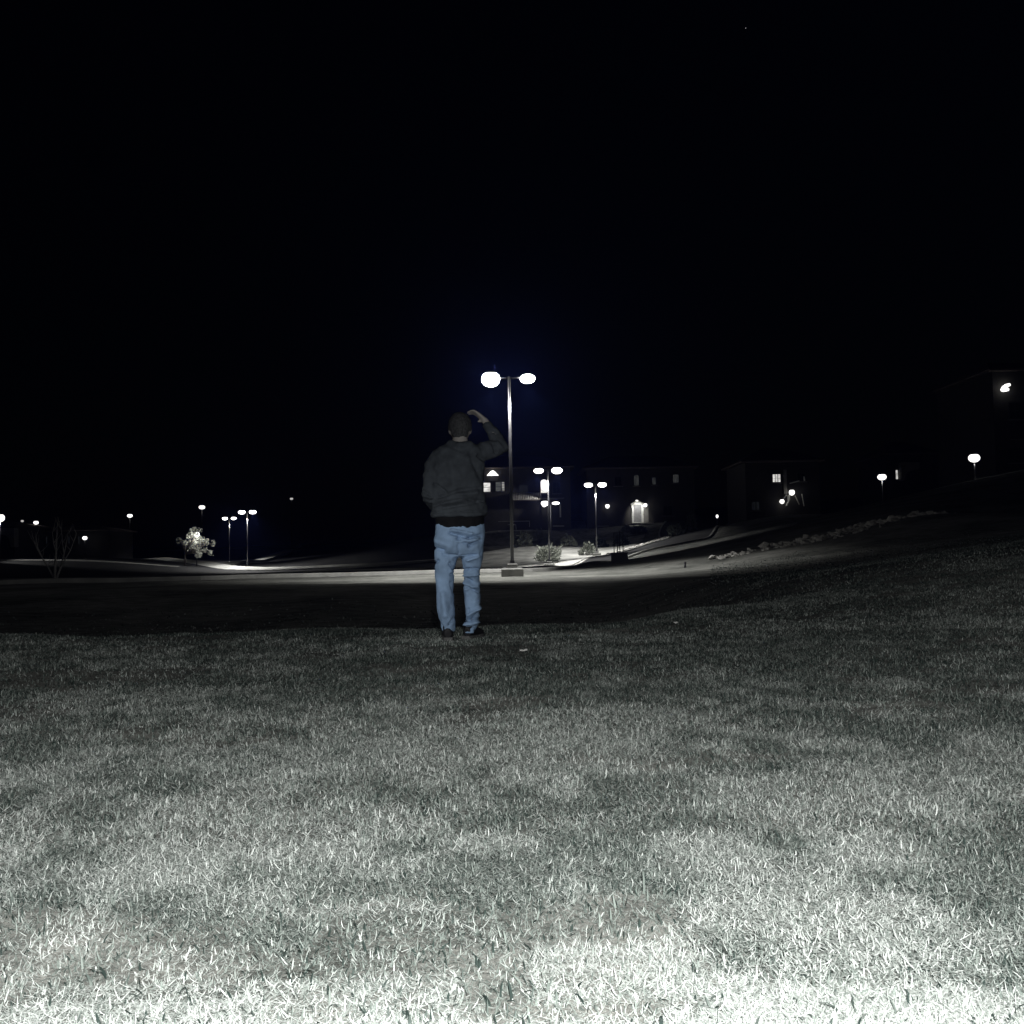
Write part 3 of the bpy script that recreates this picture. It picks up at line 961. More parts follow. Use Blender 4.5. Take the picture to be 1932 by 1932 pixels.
# leafy tree wrapped round a lamp, left
def leafy_tree(trunk_uv, crown, label, Y, n, leafm, seed, gap=0.0, group=None):
    b0 = P(*trunk_uv, Y)
    z = gz(b0.x, b0.y)
    r = empty('leafy_tree', (b0.x, b0.y, z), label, 'tree', group)
    rr = random.Random(seed)
    cs = [(P(u, v, Y + dy), rad) for u, v, dy, rad in crown]
    lf = MB()
    limb = []
    fork = P(trunk_uv[0] + 1, trunk_uv[1] - 26, Y)
    limb.append(([Vector((b0.x, b0.y, z - .2)), fork], 0.17, 0.11))
    for c, rad in cs:
        limb.append(([fork, fork.lerp(c, 0.5) + Vector((0, 0, 0.2)), c], 0.08, 0.02))
        for k in range(int(n * rad * rad)):
            d = Vector((rr.gauss(0, 1), rr.gauss(0, 1), rr.gauss(0, 1))).normalized() * rad * rr.uniform(0.3, 1.0) ** 0.5
            if mnoise.noise((c + d) * 1.3) < gap:
                continue
            ax = Vector((rr.gauss(0, 1), rr.gauss(0, 1), rr.gauss(0, 1) - .4)).normalized()
            sd = ax.orthogonal().normalized()
            L, W = rr.uniform(.08, .17), rr.uniform(.03, .07)
            q = c + d
            lf.add([q - ax * L, q + sd * W, q + ax * L, q - sd * W], [(0, 1, 2, 3)])
    branches(None, limb, M_BARKD, 'trunk', r)
    lf.build('crown', leafm, r)
    return r


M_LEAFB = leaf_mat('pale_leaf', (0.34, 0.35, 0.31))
rq = random.Random(21)
cl = [(366, 1002, 0, .6), (374, 1004, -.2, .6), (372, 1012, -.3, .6), (378, 1014, .3, .6), (366, 1018, -.3, .7), (360, 1012, .2, .6), (371, 1028, -.4, .7), (362, 1036, .2, .6), (340, 1020, .3, .5), (350, 1024, 0, .4)]
for k in range(13):
    cl.append((rq.uniform(368, 408), rq.uniform(1018, 1052), rq.uniform(-.9, .9), rq.uniform(.25, .5)))
leafy_tree((349, 1072), cl, 'leafy tree on the left with a lamp glaring through its crown', 122, 480, M_LEAFB, 5, gap=0.0)
single_lamp(371, 1009, 122.9, 'lamp glaring from inside the leafy tree on the left', lw=0.36, lh=0.42, group='lamps among the trees')
lt = P(370, 1012, 121.6)
point('tree_lamp_light', (lt.x, lt.y, lt.z), 150, 0.15)

# ------------------------------------------------------------------ rocks and edging stones
def rock_mesh(seed):
    r = random.Random(seed)
    bm = bmesh.new()
    for k in range(15):
        v = Vector((r.gauss(0, 1), r.gauss(0, 1), r.gauss(0, .8))).normalized() * r.uniform(.75, 1.15)
        bm.verts.new((v.x, v.y, v.z * .75))
    g = bmesh.ops.convex_hull(bm, input=bm.verts)
    bmesh.ops.delete(bm, geom=[e for e in g['geom_interior'] if isinstance(e, bmesh.types.BMVert)], context='VERTS')
    bmesh.ops.recalc_face_normals(bm, faces=bm.faces)
    me = bpy.data.meshes.new('rock')
    bm.to_mesh(me)
    bm.free()
    me.materials.append(M_ROCK)
    return me


RM = [rock_mesh(s) for s in range(7)]
rr = random.Random(11)
rip = resample([tuple(P(u, v, Y))[:2] for u, v, Y in [(1352, 1053, 38.6), (1420, 1041, 39.5), (1500, 1025, 41), (1580, 1008, 42), (1660, 990, 44), (1765, 962, 46.5)]], 0.12)
for k in range(260):
    t = rr.random() ** 1.0
    p = rip[int(t * (len(rip) - 1))]
    wband = 0.5 + 1.3 * min(1, t * 3)
    x, y = p.x + rr.uniform(-.3, .3), p.y + rr.uniform(-1, 1) * wband
    s = rr.choice([.05, .06, .07, .09, .11, .14, .19]) * rr.uniform(.8, 1.3)
    o = bpy.data.objects.new('rock', RM[k % 7])
    COL.objects.link(o)
    o.location = (x, y, gz(x, y) + s * rr.uniform(.1, .45))
    o.scale = (s * rr.uniform(.9, 1.5), s * rr.uniform(.8, 1.2), s * rr.uniform(.7, 1.1))
    o.rotation_euler = (rr.uniform(-.5, .5), rr.uniform(-.5, .5), rr.uniform(0, 6.28))
    tag(o, 'angular pale rock in the riprap band climbing the right hillside', 'rock', 'riprap rocks on the hillside')
edge = resample([tuple(P(u, v, Y))[:2] for u, v, Y in [(1148, 1044, 91), (1180, 1036, 96), (1225, 1025, 101), (1264, 1014, 106)]], 0.2)
for k in range(46):
    p = edge[int(k / 45 * (len(edge) - 1))]
    s = rr.uniform(.14, .26)
    o = bpy.data.objects.new('edging_stone', RM[(k * 3) % 7])
    COL.objects.link(o)
    o.location = (p.x + rr.uniform(-.1, .1), p.y + rr.uniform(-.2, .2), gz(p.x, p.y) + s * .35)
    o.scale = (s * 1.3, s, s * .8)
    o.rotation_euler = (0, 0, rr.uniform(0, 6.28))
    tag(o, 'pale edging stone in the row beside the uphill road', 'stone', 'edging stones along the gravel yard')

# ------------------------------------------------------------------ utility box, marker post, litter
ub = P(1169, 1061, 50)
uz = gz(ub.x, ub.y)
U = empty('utility_box', (ub.x, ub.y, uz), 'dark utility box with thin upright pipes on top, beside the road', 'utility box')
MB().box((ub.x, ub.y, uz + 0.15), (0.80, 0.55, 0.62), bev=0.02).build('cabinet', M_DARK, U)
MB().box((ub.x, ub.y, uz + 0.475), (0.86, 0.6, 0.03)).build('lid', M_DARK, U)
for dx in (-0.27, -0.1, 0.03, 0.2):
    hh = 1.52 + 0.06 * math.sin(dx * 30)
    MB().tube([(ub.x + dx, ub.y + 0.1 * math.sin(dx * 9), uz + 0.49), (ub.x + dx, ub.y + 0.1 * math.sin(dx * 9), uz + hh)], 0.022, 8).build('pipe', M_DARK, U)
MB().tube([(ub.x - 0.3, ub.y, uz + 1.0), (ub.x + 0.24, ub.y, uz + 1.0)], 0.018, 6).tube([(ub.x - 0.3, ub.y, uz + 1.5), (ub.x + 0.24, ub.y, uz + 1.5)], 0.018, 6).build('crossbar', M_DARK, U)
mp = P(1292.5, 1062, 36)
mz = gz(mp.x, mp.y)
MP = empty('marker_post', (mp.x, mp.y, mz), 'short dark marker post on lit grass below the riprap', 'post')
MB().tube([(mp.x, mp.y, mz - .1), (mp.x, mp.y, mz + .18)], 0.045, 10).build('post', M_DARK, MP, True)
MB().ell((mp.x, mp.y, mz + .18), (0.055, 0.055, 0.04), 10, 6).build('cap', M_DARK, MP, True)


def litter(u, v, Y, sx, label, m=None, seed=0):
    p = P(u, v, Y)
    z = gz(p.x, p.y)
    r = random.Random(seed)
    b = MB()
    n = 6
    vs_ = [(p.x + (i / (n - 1) - .5) * sx, p.y + (j / 3 - .5) * sx * .7, z + 0.022 + r.uniform(0, .014)) for j in range(4) for i in range(n)]
    b.add(vs_, [(j * n + i, j * n + i + 1, (j + 1) * n + i + 1, (j + 1) * n + i) for j in range(3) for i in range(n - 1)])
    o = b.build('litter', m or M_WHITE)
    md = o.modifiers.new('thickness', 'SOLIDIFY')
    md.thickness = 0.002
    tag(o, label, 'litter')


litter(988, 1236, 6.4, 0.05, 'small white paper scrap on the grass right of the shoes', seed=1)
litter(1275, 1183, 8.3, 0.035, 'tiny pale scrap on the grass far right of the person', seed=2)
litter(548, 1123, 15, 0.3, 'pale crumpled scrap in the dark grass left of the person', mat('grey_scrap', (.4, .4, .38), .9, nscale=20), seed=3)

# faint star
st = P(1407, 53, 2500)
so = MB().ell(st, (1.1, 1.1, 1.1), 8, 6).build('star', mat('star_light', (0, 0, 0), emit=(.9, .95, 1), estr=0.35))
tag(so, 'single faint star high in the black sky', 'star')


# ------------------------------------------------------------------ the person
PY = 7.55


def pp(u, v, dy=0.0):
    return P(u, v, PY + dy)


def remeshed(b, name, m, parent, voxel=0.012, smooth=4, disp=None):
    o = b.build(name, m)
    md = o.modifiers.new('r', 'REMESH')
    md.mode = 'VOXEL'
    md.voxel_size = voxel
    ms = o.modifiers.new('s', 'SMOOTH')
    ms.iterations = smooth
    ms.factor = 0.5
    dg = bpy.context.evaluated_depsgraph_get()
    me = bpy.data.meshes.new_from_object(o.evaluated_get(dg))
    me.name = name
    old = o.data
    o.modifiers.clear()
    o.data = me
    bpy.data.meshes.remove(old)
    n = len(me.vertices)
    co = np.empty(n * 3); me.vertices.foreach_get('co', co); co = co.reshape(-1, 3)
    if disp is not None:
        no = np.empty(n * 3); me.vertices.foreach_get('normal', no); no = no.reshape(-1, 3)
        co = co + no * disp(co, no)[:, None]
    co = co - np.array(wloc(parent))
    me.vertices.foreach_set('co', co.reshape(-1).astype(np.float32))
    me.polygons.foreach_set('use_smooth', np.full(len(me.polygons), True))
    me.materials.clear()
    me.materials.append(m)
    me.update()
    o.parent = parent
    return o


def fbm3(co, s, oct_=3):
    out = np.zeros(len(co))
    for i, c in enumerate(co):
        out[i] = mnoise.fractal(Vector(c * s), 1.0, 2.0, oct_)
    return out


def seg_dist(x, z, a, b):
    ax, az, bx, bz = a[0], a[1], b[0], b[1]
    dx, dz = bx - ax, bz - az
    t = np.clip(((x - ax) * dx + (z - az) * dz) / (dx * dx + dz * dz), 0, 1)
    return np.hypot(x - ax - t * dx, z - az - t * dz)


def folds(co, no, lst):
    """creases and ridges given as photo pixels (u0, v0, u1, v1, width, depth) on the side facing the photographer"""
    out = np.zeros(len(co))
    face = np.clip(-no[:, 1] + 0.35, 0, 1)
    for (u0, v0, u1, v1, wd, dp) in lst:
        a, b = pp(u0, v0), pp(u1, v1)
        d = seg_dist(co[:, 0], co[:, 2], (a.x, a.z), (b.x, b.z))
        out += 2.5 * dp * np.exp(-(d / wd) ** 2) * face
    return out


fz = gz(pp(868, 1205).x, PY)
PR = empty('person', (pp(868, 1205).x, PY, fz), 'person seen from behind in dark hooded top and blue jeans, right hand raised to head', 'person')

M_SKIN = mat('skin', (0.25, 0.235, 0.225), 0.6, nscale=20, namt=0.1)
M_HOOD = mat('dark_sweatshirt', (0.046, 0.053, 0.062), 0.95, spec=0.1, nscale=14, namt=0.22, bump=0.25, bscale=160)
M_SHIRT = mat('black_shirt', (0.008, 0.008, 0.009), 0.9, spec=0.1, nscale=20, namt=0.2)
M_JEAN = mat('blue_denim', (0.225, 0.33, 0.49), 0.9, spec=0.15, nscale=9, namt=0.22, bump=0.3, bscale=220)
M_SHOE = mat('black_shoe', (0.012, 0.012, 0.014), 0.6, nscale=15, namt=0.3)
M_SOLE = mat('shoe_sole', (0.09, 0.09, 0.09), 0.7, nscale=15, namt=0.3)
M_HAIR = mat('dark_hair', (0.035, 0.036, 0.038), 0.7, nscale=60, namt=0.5, bump=0.8, bscale=90)

# body: one continuous surface
bd = MB()
hc = pp(868, 808, 0.03)           # head centre
bd.ell(hc, (0.080, 0.098, 0.112), 24, 16)
bd.ell(hc + Vector((0.0, 0.05, -0.05)), (0.055, 0.06, 0.07), 16, 10)     # jaw
bd.ell(hc + Vector((0.0, 0.104, -0.012)), (0.014, 0.02, 0.024), 10, 8)   # nose
for s in (-1, 1):
    bd.ell(hc + Vector((s * 0.08, 0.005, -0.012)), (0.012, 0.022, 0.034), 10, 8)   # ears
    bd.ell(hc + Vector((s * 0.03, 0.086, 0.012)), (0.014, 0.012, 0.010), 8, 6)     # eyes
bd.ell(hc + Vector((0, 0.098, -0.058)), (0.026, 0.012, 0.010), 10, 6)              # mouth
bd.tube([pp(868, 820, 0.0), pp(868, 842, -0.02)], [0.055, 0.065], 14)
bd.rings([(pp(866, 842).x, PY - .01, pp(866, 842).z, 0.10, 0.07), (pp(866, 855).x, PY, pp(866, 855).z, 0.155, 0.085), (pp(866, 900).x, PY, pp(866, 900).z, 0.16, 0.10),
          (pp(866, 950).x, PY, pp(866, 950).z, 0.145, 0.09), (pp(867, 990).x, PY, pp(867, 990).z, 0.135, 0.08), (pp(867, 1030).x, PY, pp(867, 1030).z, 0.135, 0.075), (pp(867, 1050).x, PY, pp(867, 1050).z, 0.10, 0.05)])
# arms
sh_r, el_r, wr_r = pp(912, 850, 0.0), pp(945, 843, 0.05), pp(914, 792, 0.09)
bd.tube([sh_r, sh_r.lerp(el_r, 0.5), el_r, el_r.lerp(wr_r, 0.35), wr_r], [0.05, 0.043, 0.034, 0.032, 0.026], 12)
sh_l, el_l, wr_l = pp(822, 856, 0.0), pp(811, 932, -0.04), pp(820, 958, 0.2)
bd.tube([sh_l + Vector((.02, 0, -.01)), sh_l.lerp(el_l, 0.5), el_l, el_l.lerp(wr_l, 0.35), wr_l], [0.045, 0.047, 0.04, 0.04, 0.027], 12)


def hand(b, wrist, mid, tip, side, thumb_dir, curl):
    """palm plus five bent fingers; mid = knuckles, tip = fingertips"""
    w_, k_, t_ = Vector(wrist), Vector(mid), Vector(tip)
    side = Vector(side).normalized()
    b.tube([w_, w_.lerp(k_, .35), w_.lerp(k_, .8), k_], [(.026, .02), (.036, .018), (.042, .016), (.040, .014)], 12, flat=side)
    for i, (o_, ln) in enumerate(((-.030, .82), (-.010, 1.0), (.011, .95), (.031, .75))):
        base = w_.lerp(k_, .85) + side * o_
        end = k_ + (t_ - k_) * ln + side * (o_ * 1.25)
        m1 = base.lerp(end, .45) - Vector(curl) * 0.016
        m2 = base.lerp(end, .75) - Vector(curl) * 0.010
        b.tube([base, m1, m2, end], [.0095, .009, .0085, .006], 8)
    tb = w_.lerp(k_, .3) - side * .03
    b.tube([tb, tb + Vector(thumb_dir) * .035, tb + Vector(thumb_dir) * .06 + (k_ - w_).normalized() * .02], [.012, .011, .008], 8)


hand(bd, wr_r, pp(900, 781, 0.085), pp(880, 779, 0.11), (0.1, -1, 0.25), (-0.3, -0.5, -0.5), (0.2, 0, -1))
hand(bd, wr_l, pp(833, 962, 0.235), pp(848, 968, 0.22), (0, 0, 1), (0.5, 0.3, 0.6), (0, 1, 0))
# legs inside the jeans
lk = [pp(845, 1035), pp(842, 1085), pp(841, 1112), pp(842, 1150), pp(845, 1188)]
rk = [pp(888, 1035), pp(889, 1085, .04), pp(890, 1110, .06), pp(890, 1150, .08), pp(889, 1184, .09)]
for pts in (lk, rk):
    bd.tube(pts, [.05, .038, .034, .034, .03], 14)
remeshed(bd, 'body', M_SKIN, PR, 0.0075, 3)

# hair: cropped dome
hb = MB()
hb.ell(hc + Vector((0, -0.008, 0.014)), (0.092, 0.108, 0.110), 24, 16, -0.35, 1.0)
hb.ell(hc + Vector((0, -0.055, -0.035)), (0.068, 0.05, 0.07), 16, 10)
hb_o = remeshed(hb, 'hair', M_HAIR, PR, 0.009, 3, lambda co, no: 0.006 * fbm3(co, 40, 3))

# sweatshirt
tp = MB()


def ring(u, v, half_px, ry, dy=0.0):
    p = pp(u, v, dy)
    return (p.x, p.y, p.z, half_px * PY / F_PX, ry)


tp.rings([ring(868, 833, 15, .075), ring(868, 838, 26, .09), ring(866.5, 845, 42, .105), ring(866, 854, 49, .122), ring(865, 866, 50, .132, -.01), ring(864, 885, 50, .138, -.012), ring(864, 905, 48.5, .136), ring(865, 925, 48.5, .134),
          ring(866, 945, 51, .138), ring(866, 960, 53, .142), ring(866, 970, 54, .144), ring(866, 976, 51, .138)])
# hood folded on the back
tp.tube([pp(845, 842, .04), pp(850, 838, -.06), pp(868, 842, -.105), pp(886, 838, -.06), pp(891, 842, .04)], [.022, .034, .04, .034, .022], 12)
tp.tube([pp(908, 852, 0), sh_r.lerp(el_r, .5) + Vector((0, 0, -.006)), el_r + Vector((.012, 0, -.004)), el_r.lerp(wr_r, .25) + Vector((.008, 0, 0)), el_r.lerp(wr_r, .6), el_r.lerp(wr_r, .86)], [.078, .068, .060, .054, .045, .037], 16)
tp.tube([pp(834, 858, 0), sh_l.lerp(el_l, .3) + Vector((-.0, 0, 0)), sh_l.lerp(el_l, .7), el_l + Vector((-.004, -.01, 0)), el_l.lerp(wr_l, .35), el_l.lerp(wr_l, .7), el_l.lerp(wr_l, .92)], [.072, .072, .066, .063, .057, .049, .04], 16)


def hood_disp(co, no):
    f = folds(co, no, [
        (829, 940, 866, 928, .012, -.010), (866, 928, 905, 922, .012, -.008), (836, 952, 880, 944, .013, .012), (880, 944, 914, 946, .012, -.012),
        (838, 960, 905, 949, .011, -.010), (820, 955, 838, 948, .010, -.010), (866, 936, 900, 932, .012, .010), (822, 915, 842, 930, .012, -.012),
        (835, 850, 866, 857, .02, .006), (890, 858, 905, 900, .02, -.007), (905, 862, 912, 868, .014, -.012), (843, 880, 850, 915, .025, -.005),
        (816, 968, 916, 966, .007, -.008), (930, 838, 936, 856, .01, -.008), (938, 835, 950, 850, .009, .006), (925, 812, 938, 816, .01, -.007), (800, 928, 815, 936, .009, -.009), (800, 943, 818, 948, .009, .008)])
    return f + 0.010 * fbm3(co * np.array([1, 1, 1.6]), 9, 3) + 0.003 * fbm3(co, 34, 2)


remeshed(tp, 'sweatshirt', M_HOOD, PR, 0.010, 5, hood_disp)
# black shirt tail below the hem
sh_ = MB()
sh_.rings([ring(867, 962, 45, .124), ring(867, 978, 46.5, .128), ring(868, 990, 46.5, .13), ring(869, 996, 44, .128), ring(871, 1000, 38, .124)])
remeshed(sh_, 'shirt', M_SHIRT, PR, 0.011, 3, lambda co, no: 0.006 * fbm3(co, 14, 3))

# jeans
jn = MB()
jn.rings([ring(868, 984, 44, .118), ring(868, 992, 46.5, .124), ring(867.5, 1006, 47, .132, -.005), ring(867, 1022, 47, .138, -.01), ring(866.5, 1036, 46.5, .13, -.008), ring(866, 1047, 44, .112), ring(866, 1052, 38, .09)])


def leg(b, rows):
    rr_ = []
    for (ul, ur, v, dy, k) in rows:
        p = pp((ul + ur) / 2, v, dy)
        rr_.append((p.x, p.y, p.z, (ur - ul) / 2 * PY / F_PX, (ur - ul) / 2 * PY / F_PX * k))
    b.rings(rr_, 24)


leg(jn, [(820, 864, 1032, 0, 1.3), (819.5, 863, 1050, 0, 1.25), (821, 858.5, 1070, 0, 1.2), (821.5, 856, 1090, .0, 1.15), (823, 856, 1112, -.005, 1.12), (824, 857, 1135, -.01, 1.15), (826.5, 858, 1158, -.01, 1.2), (829, 859, 1172, -.01, 1.2), (832.5, 859, 1186, 0, 1.25), (834, 858, 1191, 0, 1.25)])
leg(jn, [(869, 913, 1032, 0, 1.3), (871, 911, 1050, .01, 1.25), (873.5, 908, 1070, .02, 1.2), (873.5, 905, 1088, .04, 1.15), (875, 906.5, 1110, .06, 1.15), (876, 907, 1130, .07, 1.15), (878, 905.5, 1150, .08, 1.2), (877, 904.5, 1164, .08, 1.25), (874.5, 903.5, 1175, .085, 1.3), (877, 901.5, 1184, .09, 1.3), (878.5, 894, 1193, .095, 1.5), (878.5, 892, 1199, .1, 1.5)])


def jean_disp(co, no):
    f = folds(co, no, [
        (851, 1006, 886, 1015, .010, -.016), (886, 1015, 908, 1010, .010, -.014), (853, 1001, 892, 1008, .008, .010), (866, 1017, 888, 1030, .012, -.010), (888, 1031, 908, 1020, .012, -.014),
        (866, 1022, 905, 1019, .010, .010), (821, 1034, 838, 1039, .009, -.014), (826, 1020, 850, 1030, .03, .010), (868, 1052, 908, 1047, .010, -.012), (884, 1056, 905, 1048, .012, .012),
        (838, 1046, 862, 1050, .012, -.008), (852, 1064, 858, 1075, .010, -.012), (852, 1084, 858, 1082, .008, -.012), (820, 1062, 828, 1058, .009, -.014),
        (875, 1075, 903, 1074, .010, -.013), (875, 1091, 890, 1097, .011, -.014), (876, 1086, 902, 1083, .008, .010), (876, 1100, 900, 1108, .011, .009), (874, 1103, 904, 1118, .009, -.011), (880, 1112, 906, 1100, .01, .008),
        (884, 1162, 905, 1146, .009, .014), (890, 1168, 905, 1156, .006, -.014), (876, 1166, 884, 1150, .010, -.008), (874, 1171, 904, 1168, .007, -.018), (878, 1178, 902, 1174, .008, .014), (877, 1187, 897, 1184, .006, -.018), (880, 1193, 892, 1192, .008, .008),
        (838, 1120, 842, 1160, .022, .010), (826, 1168, 836, 1184, .010, -.008), (848, 1178, 858, 1165, .010, -.008), (867, 1005, 867, 1046, .008, -.006), (852, 1100, 857, 1118, .008, -.008)])
    return f + 0.007 * fbm3(co * np.array([1, 1, .7]), 13, 3) + 0.002 * fbm3(co, 45, 2)


remeshed(jn, 'jeans', M_JEAN, PR, 0.009, 4, jean_disp)
# shoes, toes pointing away
for (u, v, dy, yaw) in ((845, 1207, 0.0, -0.1), (887, 1201, 0.10, 0.35)):
    p = pp(u, v, dy)
    zg = gz(p.x, p.y)
    c, s = math.cos(yaw), math.sin(yaw)

    def L(x, y, z):
        return (p.x + x * c + y * s, p.y - x * s + y * c, zg + z)
    sb_ = MB()
    sb_.tube([L(0, -.065, .055), L(0, -.02, .065), L(0, .07, .06), L(.005, .15, .045), L(.008, .205, .04)], [(.030, .040), (.042, .048), (.045, .042), (.046, .034), (.03, .024)], 16, flat=(c, -s, 0))
    sb_.tube([L(0, -.02, .06), L(0, -.012, .14)], [(.042, .05), (.044, .05)], 16, flat=(c, -s, 0))
    so_ = remeshed(sb_, 'shoe', M_SHOE, PR, 0.007, 3)
    sl = MB()
    sl.poly([L(x, y_, .004) for x, y_ in ((-.032, -.095), (.032, -.095), (.045, -.03), (.046, .08), (.05, .15), (.035, .22), (-.02, .225), (-.045, .16), (-.042, .06), (-.044, -.03))], (0, 0, .028))
    sl.build('sole', M_SOLE, so_)

# ------------------------------------------------------------------ the lawn
def blades(n, xy, length, width, lean, flat, tone, curl):
    """seven vertices a blade; returns vertices, tone per vertex"""
    az = rng.uniform(0, 2 * np.pi, n)
    face = az + np.pi / 2 + rng.normal(0, 0.5, n)
    z0 = H(xy[:, 0], xy[:, 1])
    d = np.stack([np.cos(az), np.sin(az)], 1)
    s = np.stack([np.cos(face), np.sin(face)], 1)
    out = np.empty((n, 7, 3), np.float32)
    px, pz = np.zeros(n), np.zeros(n)
    ang = lean.copy()
    lev = [(0.0, 1.0), (0.38, 0.9), (0.74, 0.62), (1.0, 0.0)]
    prev = 0.0
    for i, (t, wv) in enumerate(lev):
        stp = (t - prev) * length
        px = px + np.sin(ang) * stp
        pz = pz + np.cos(ang) * stp
        ang = ang + curl * (t - prev + 0.25)
        prev = t
        c = np.stack([xy[:, 0] + d[:, 0] * px, xy[:, 1] + d[:, 1] * px, z0 - 0.004 + flat + np.maximum(pz, -flat * 0.8)], 1)
        if i < 3:
            off = np.concatenate([s * (width * wv / 2)[:, None], np.zeros((n, 1))], 1)
            out[:, 2 * i] = c - off
            out[:, 2 * i + 1] = c + off
        else:
            out[:, 6] = c
    tv = np.repeat(tone[:, None], 7, 1)
    return out.reshape(-1, 3), tv.reshape(-1)


V, TN = [], []


def scatter(y0, y1, dens, k=0.62, margin=0.9):
    area = k * (y1 ** 2 - y0 ** 2) + 2 * margin * (y1 - y0)
    n = int(area * dens)
    y = rng.uniform(y0, y1, n * 3)
    hw = k * y + margin
    keep = rng.uniform(0, 1, n * 3) < hw / (k * y1 + margin)
    y, hw = y[keep][:n], hw[keep][:n]
    x = rng.uniform(-1, 1, len(y)) * hw
    return np.stack([x, y], 1)


# worn straw patches near the camera: x, y, half widths, strength
BARE = [(0.60, 1.39, .20, .055, 1.0), (0.78, 1.33, .2, .06, 1.0), (0.45, 1.36, .10, .04, .9), (0.21, 1.52, .10, .05, 1.0), (-0.40, 1.42, .16, .05, .9), (-0.68, 1.36, .16, .05, 1.0), (-0.15, 1.33, .2, .03, .8), (0.2, 1.31, .3, .03, .8), (-0.33, 1.93, .10, .08, .6)]


def patches(x, y):
    big = vnoise(x * 0.8 + 3, y * 0.8, 11) * 0.30 + vnoise(x * 2.9, y * 2.3, 12) * 0.32 + vnoise(x * 9, y * 7, 13) * 0.38
    bare = vnoise(x * 1.5 + 7, y * 2.4 + 2, 21) * 0.65 + vnoise(x * 5, y * 6, 22) * 0.35
    nearb = 1 - sstep(1.45, 2.3, y)
    spots = np.zeros_like(x)
    wob = (vnoise(x * 9, y * 9, 41) - .5) * 0.5 + (vnoise(x * 28, y * 28, 42) - .5) * 0.4
    for cx_, cy_, rx_, ry_, a_ in BARE:
        spots = np.maximum(spots, 0.86 * a_ * np.exp(-(((x - cx_) / rx_) ** 2 + ((y - cy_) / ry_) ** 2) * (1 + wob)))
    return big, np.maximum(0.9 * sstep(0.45, 0.95, spots + wob * .7) * (spots > .2), sstep(0.61 - 0.10 * nearb, 0.71 - 0.10 * nearb, bare))


for (y0, y1, dens, wm, lm, sf) in ((0.9, 2.2, 24000, 1.0, 0.95, 3.0), (2.2, 3.4, 15000, 1.1, 1.0, 2.2), (3.4, 4.8, 9500, 1.25, 1.0, 1.7), (4.8, 6.8, 5600, 1.5, 1.0, 1.3), (6.8, 10.5, 3600, 1.9, 1.0, 0.8), (10.5, 17, 800, 3.4, 1.15, 0.4), (17, 36, 260, 7.0, 1.3, 0.3)):
    xy = scatter(y0, y1, dens, margin=2.8)
    xy = xy[(np.abs(xy[:, 0]) < 0.62 * xy[:, 1] + 0.7) | (rng.uniform(0, 1, len(xy)) < 0.35)]
    if y0 > 9:
        xy = xy[rng.uniform(0, 1, len(xy)) < np.clip(1 - (xy[:, 1] - 10) / np.where(xy[:, 0] > 0.2 * xy[:, 1], 27, 11), 0, 1)]
    x, yv = xy[:, 0], xy[:, 1]
    big, bare = patches(x, yv)
    n = len(xy)
    # upright blades
    keep = rng.uniform(0, 1, n) > bare * 0.86
    a = xy[keep]
    m_ = len(a)
    clump = vnoise(a[:, 0] * 14, a[:, 1] * 14, 31)
    ln = lm * rng.uniform(0.011, 0.030, m_) * (0.7 + 0.6 * clump) * (0.75 + 0.5 * big[keep])
    tall = rng.uniform(0, 1, m_) < 0.02
    ln[tall] *= 1.4
    wd = wm * rng.uniform(0.0024, 0.0050, m_)
    drk = rng.uniform(0, 1, m_) < 0.42
    wd[drk] *= 1.2
    tone = np.clip(0.58 - 0.34 * sstep(0.36, 0.62, big[keep]) - 0.40 * drk + rng.normal(0, 0.15, m_) + 0.30 * (clump - .5), 0, 0.85)
    v_, t_ = blades(m_, a, ln, wd, np.abs(rng.normal(0.45, 0.4, m_)), np.zeros(m_), tone, rng.normal(0.5, 0.5, m_))
    V.append(v_); TN.append(t_)
    # dry straw, lying and arching
    ns = int(n * sf)
    b_ = xy[rng.integers(0, n, ns)] + rng.normal(0, 0.01, (ns, 2))
    _, bare2 = patches(b_[:, 0], b_[:, 1])
    ln = lm * rng.uniform(0.008, 0.026, ns)
    wd = wm * rng.uniform(0.0010, 0.0026, ns)
    tone = np.clip(rng.normal(0.77, 0.20, ns) - 0.32 * sstep(0.38, 0.62, patches(b_[:, 0], b_[:, 1])[0]), 0, 1)
    hgt = rng.uniform(0.003, 0.024, ns) * (1 - 0.8 * bare2)
    v_, t_ = blades(ns, b_, ln, wd, rng.normal(1.40, 0.22, ns), hgt, tone, rng.normal(0.15, 0.45, ns))
    V.append(v_); TN.append(t_)

# matted pale thatch lying in the worn patches
for cx_, cy_, rx_, ry_, a_ in BARE:
    ns = int(80000 * rx_ * ry_ * 9 * a_)
    b_ = np.stack([rng.uniform(cx_ - 2 * rx_, cx_ + 2 * rx_, ns), rng.uniform(cy_ - 2 * ry_, cy_ + 2 * ry_, ns)], 1)
    _, bare2 = patches(b_[:, 0], b_[:, 1])
    b_ = b_[rng.uniform(0, 1, ns) < bare2]
    ns = len(b_)
    v_, t_ = blades(ns, b_, rng.uniform(0.008, 0.026, ns), rng.uniform(0.0012, 0.0026, ns), rng.normal(1.45, 0.15, ns), rng.uniform(0.003, 0.010, ns), np.clip(rng.normal(0.80, 0.16, ns), 0, 1), rng.normal(0.1, 0.4, ns))
    V.append(v_); TN.append(t_)

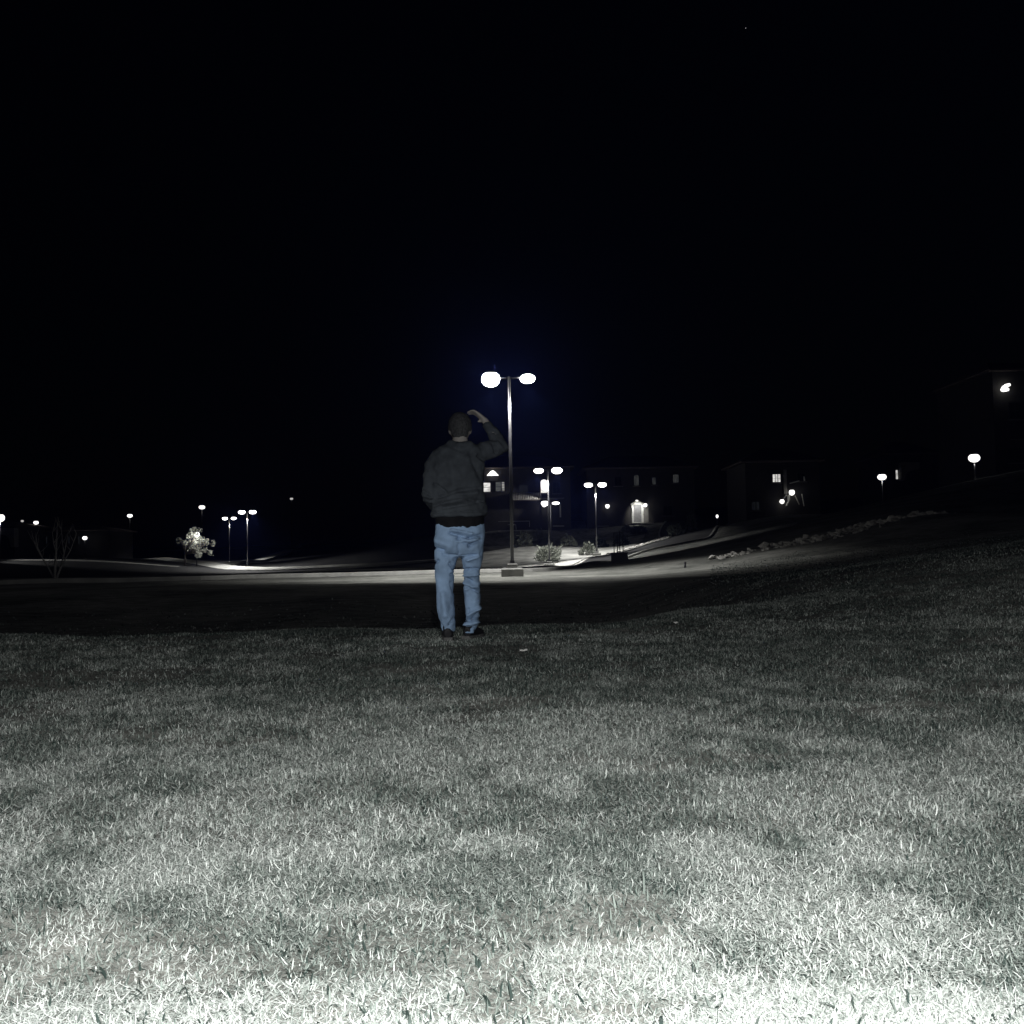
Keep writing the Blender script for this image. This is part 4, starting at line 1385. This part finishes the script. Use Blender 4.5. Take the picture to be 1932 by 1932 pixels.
V = np.concatenate(V); TN = np.concatenate(TN)
nb = len(V) // 7
base = (np.arange(nb) * 7)[:, None]
loops = np.concatenate([base + np.array([[0, 1, 3, 2, 2, 3, 5, 4, 4, 5, 6]])], 0).reshape(-1)
me = bpy.data.meshes.new('grass')
me.vertices.add(len(V))
me.vertices.foreach_set('co', V.reshape(-1).astype(np.float32))
me.loops.add(len(loops))
me.loops.foreach_set('vertex_index', loops.astype(np.int32))
starts = ((np.arange(nb) * 11)[:, None] + np.array([[0, 4, 8]])).reshape(-1)
me.polygons.add(len(starts))
me.polygons.foreach_set('loop_start', starts.astype(np.int32))
me.update(calc_edges=True)
at = me.attributes.new('tone', 'FLOAT', 'POINT')
at.data.foreach_set('value', TN.astype(np.float32))


def grass_mat():
    m = bpy.data.materials.new('grass_blade')
    m.use_nodes = True
    nt = m.node_tree
    nt.nodes.remove(nt.nodes['Principled BSDF'])
    out = nt.nodes['Material Output']
    a = nt.nodes.new('ShaderNodeAttribute')
    a.attribute_name = 'tone'
    rp = nt.nodes.new('ShaderNodeValToRGB')
    e = rp.color_ramp.elements
    e[0].position, e[0].color = 0.0, (0.030, 0.042, 0.038, 1)
    e[1].position, e[1].color = 1.0, (0.61, 0.64, 0.615, 1)
    k = e.new(0.45); k.color = (0.21, 0.24, 0.22, 1)
    nt.links.new(a.outputs['Fac'], rp.inputs['Fac'])
    df = nt.nodes.new('ShaderNodeBsdfDiffuse')
    tr = nt.nodes.new('ShaderNodeBsdfTranslucent')
    mx = nt.nodes.new('ShaderNodeMixShader')
    mx.inputs[0].default_value = 0.22
    nt.links.new(rp.outputs['Color'], df.inputs['Color'])
    nt.links.new(rp.outputs['Color'], tr.inputs['Color'])
    nt.links.new(df.outputs[0], mx.inputs[1])
    nt.links.new(tr.outputs[0], mx.inputs[2])
    nt.links.new(mx.outputs[0], out.inputs['Surface'])
    return m


me.materials.append(grass_mat())
go = bpy.data.objects.new('grass', me)
COL.objects.link(go)
tag(go, 'short dormant lawn grass with pale straw patches', 'grass', kind='stuff')
print('blades', nb)

# ------------------------------------------------------------------ thin blue haze added for the glow round the lamps
hm = bpy.data.materials.new('glow_haze')
hm.use_nodes = True
hn = hm.node_tree
hn.nodes.remove(hn.nodes['Principled BSDF'])
pv = hn.nodes.new('ShaderNodeVolumePrincipled')
pv.inputs['Color'].default_value = (0.16, 0.24, 1.0, 1)
pv.inputs['Density'].default_value = 0.0005
pv.inputs['Anisotropy'].default_value = 0.82
hn.links.new(pv.outputs[0], hn.nodes['Material Output'].inputs['Volume'])
hz = MB().box((0, 1000, 12), (6400, 6400, 50)).build('haze', hm)
hz['kind'] = 'stuff'
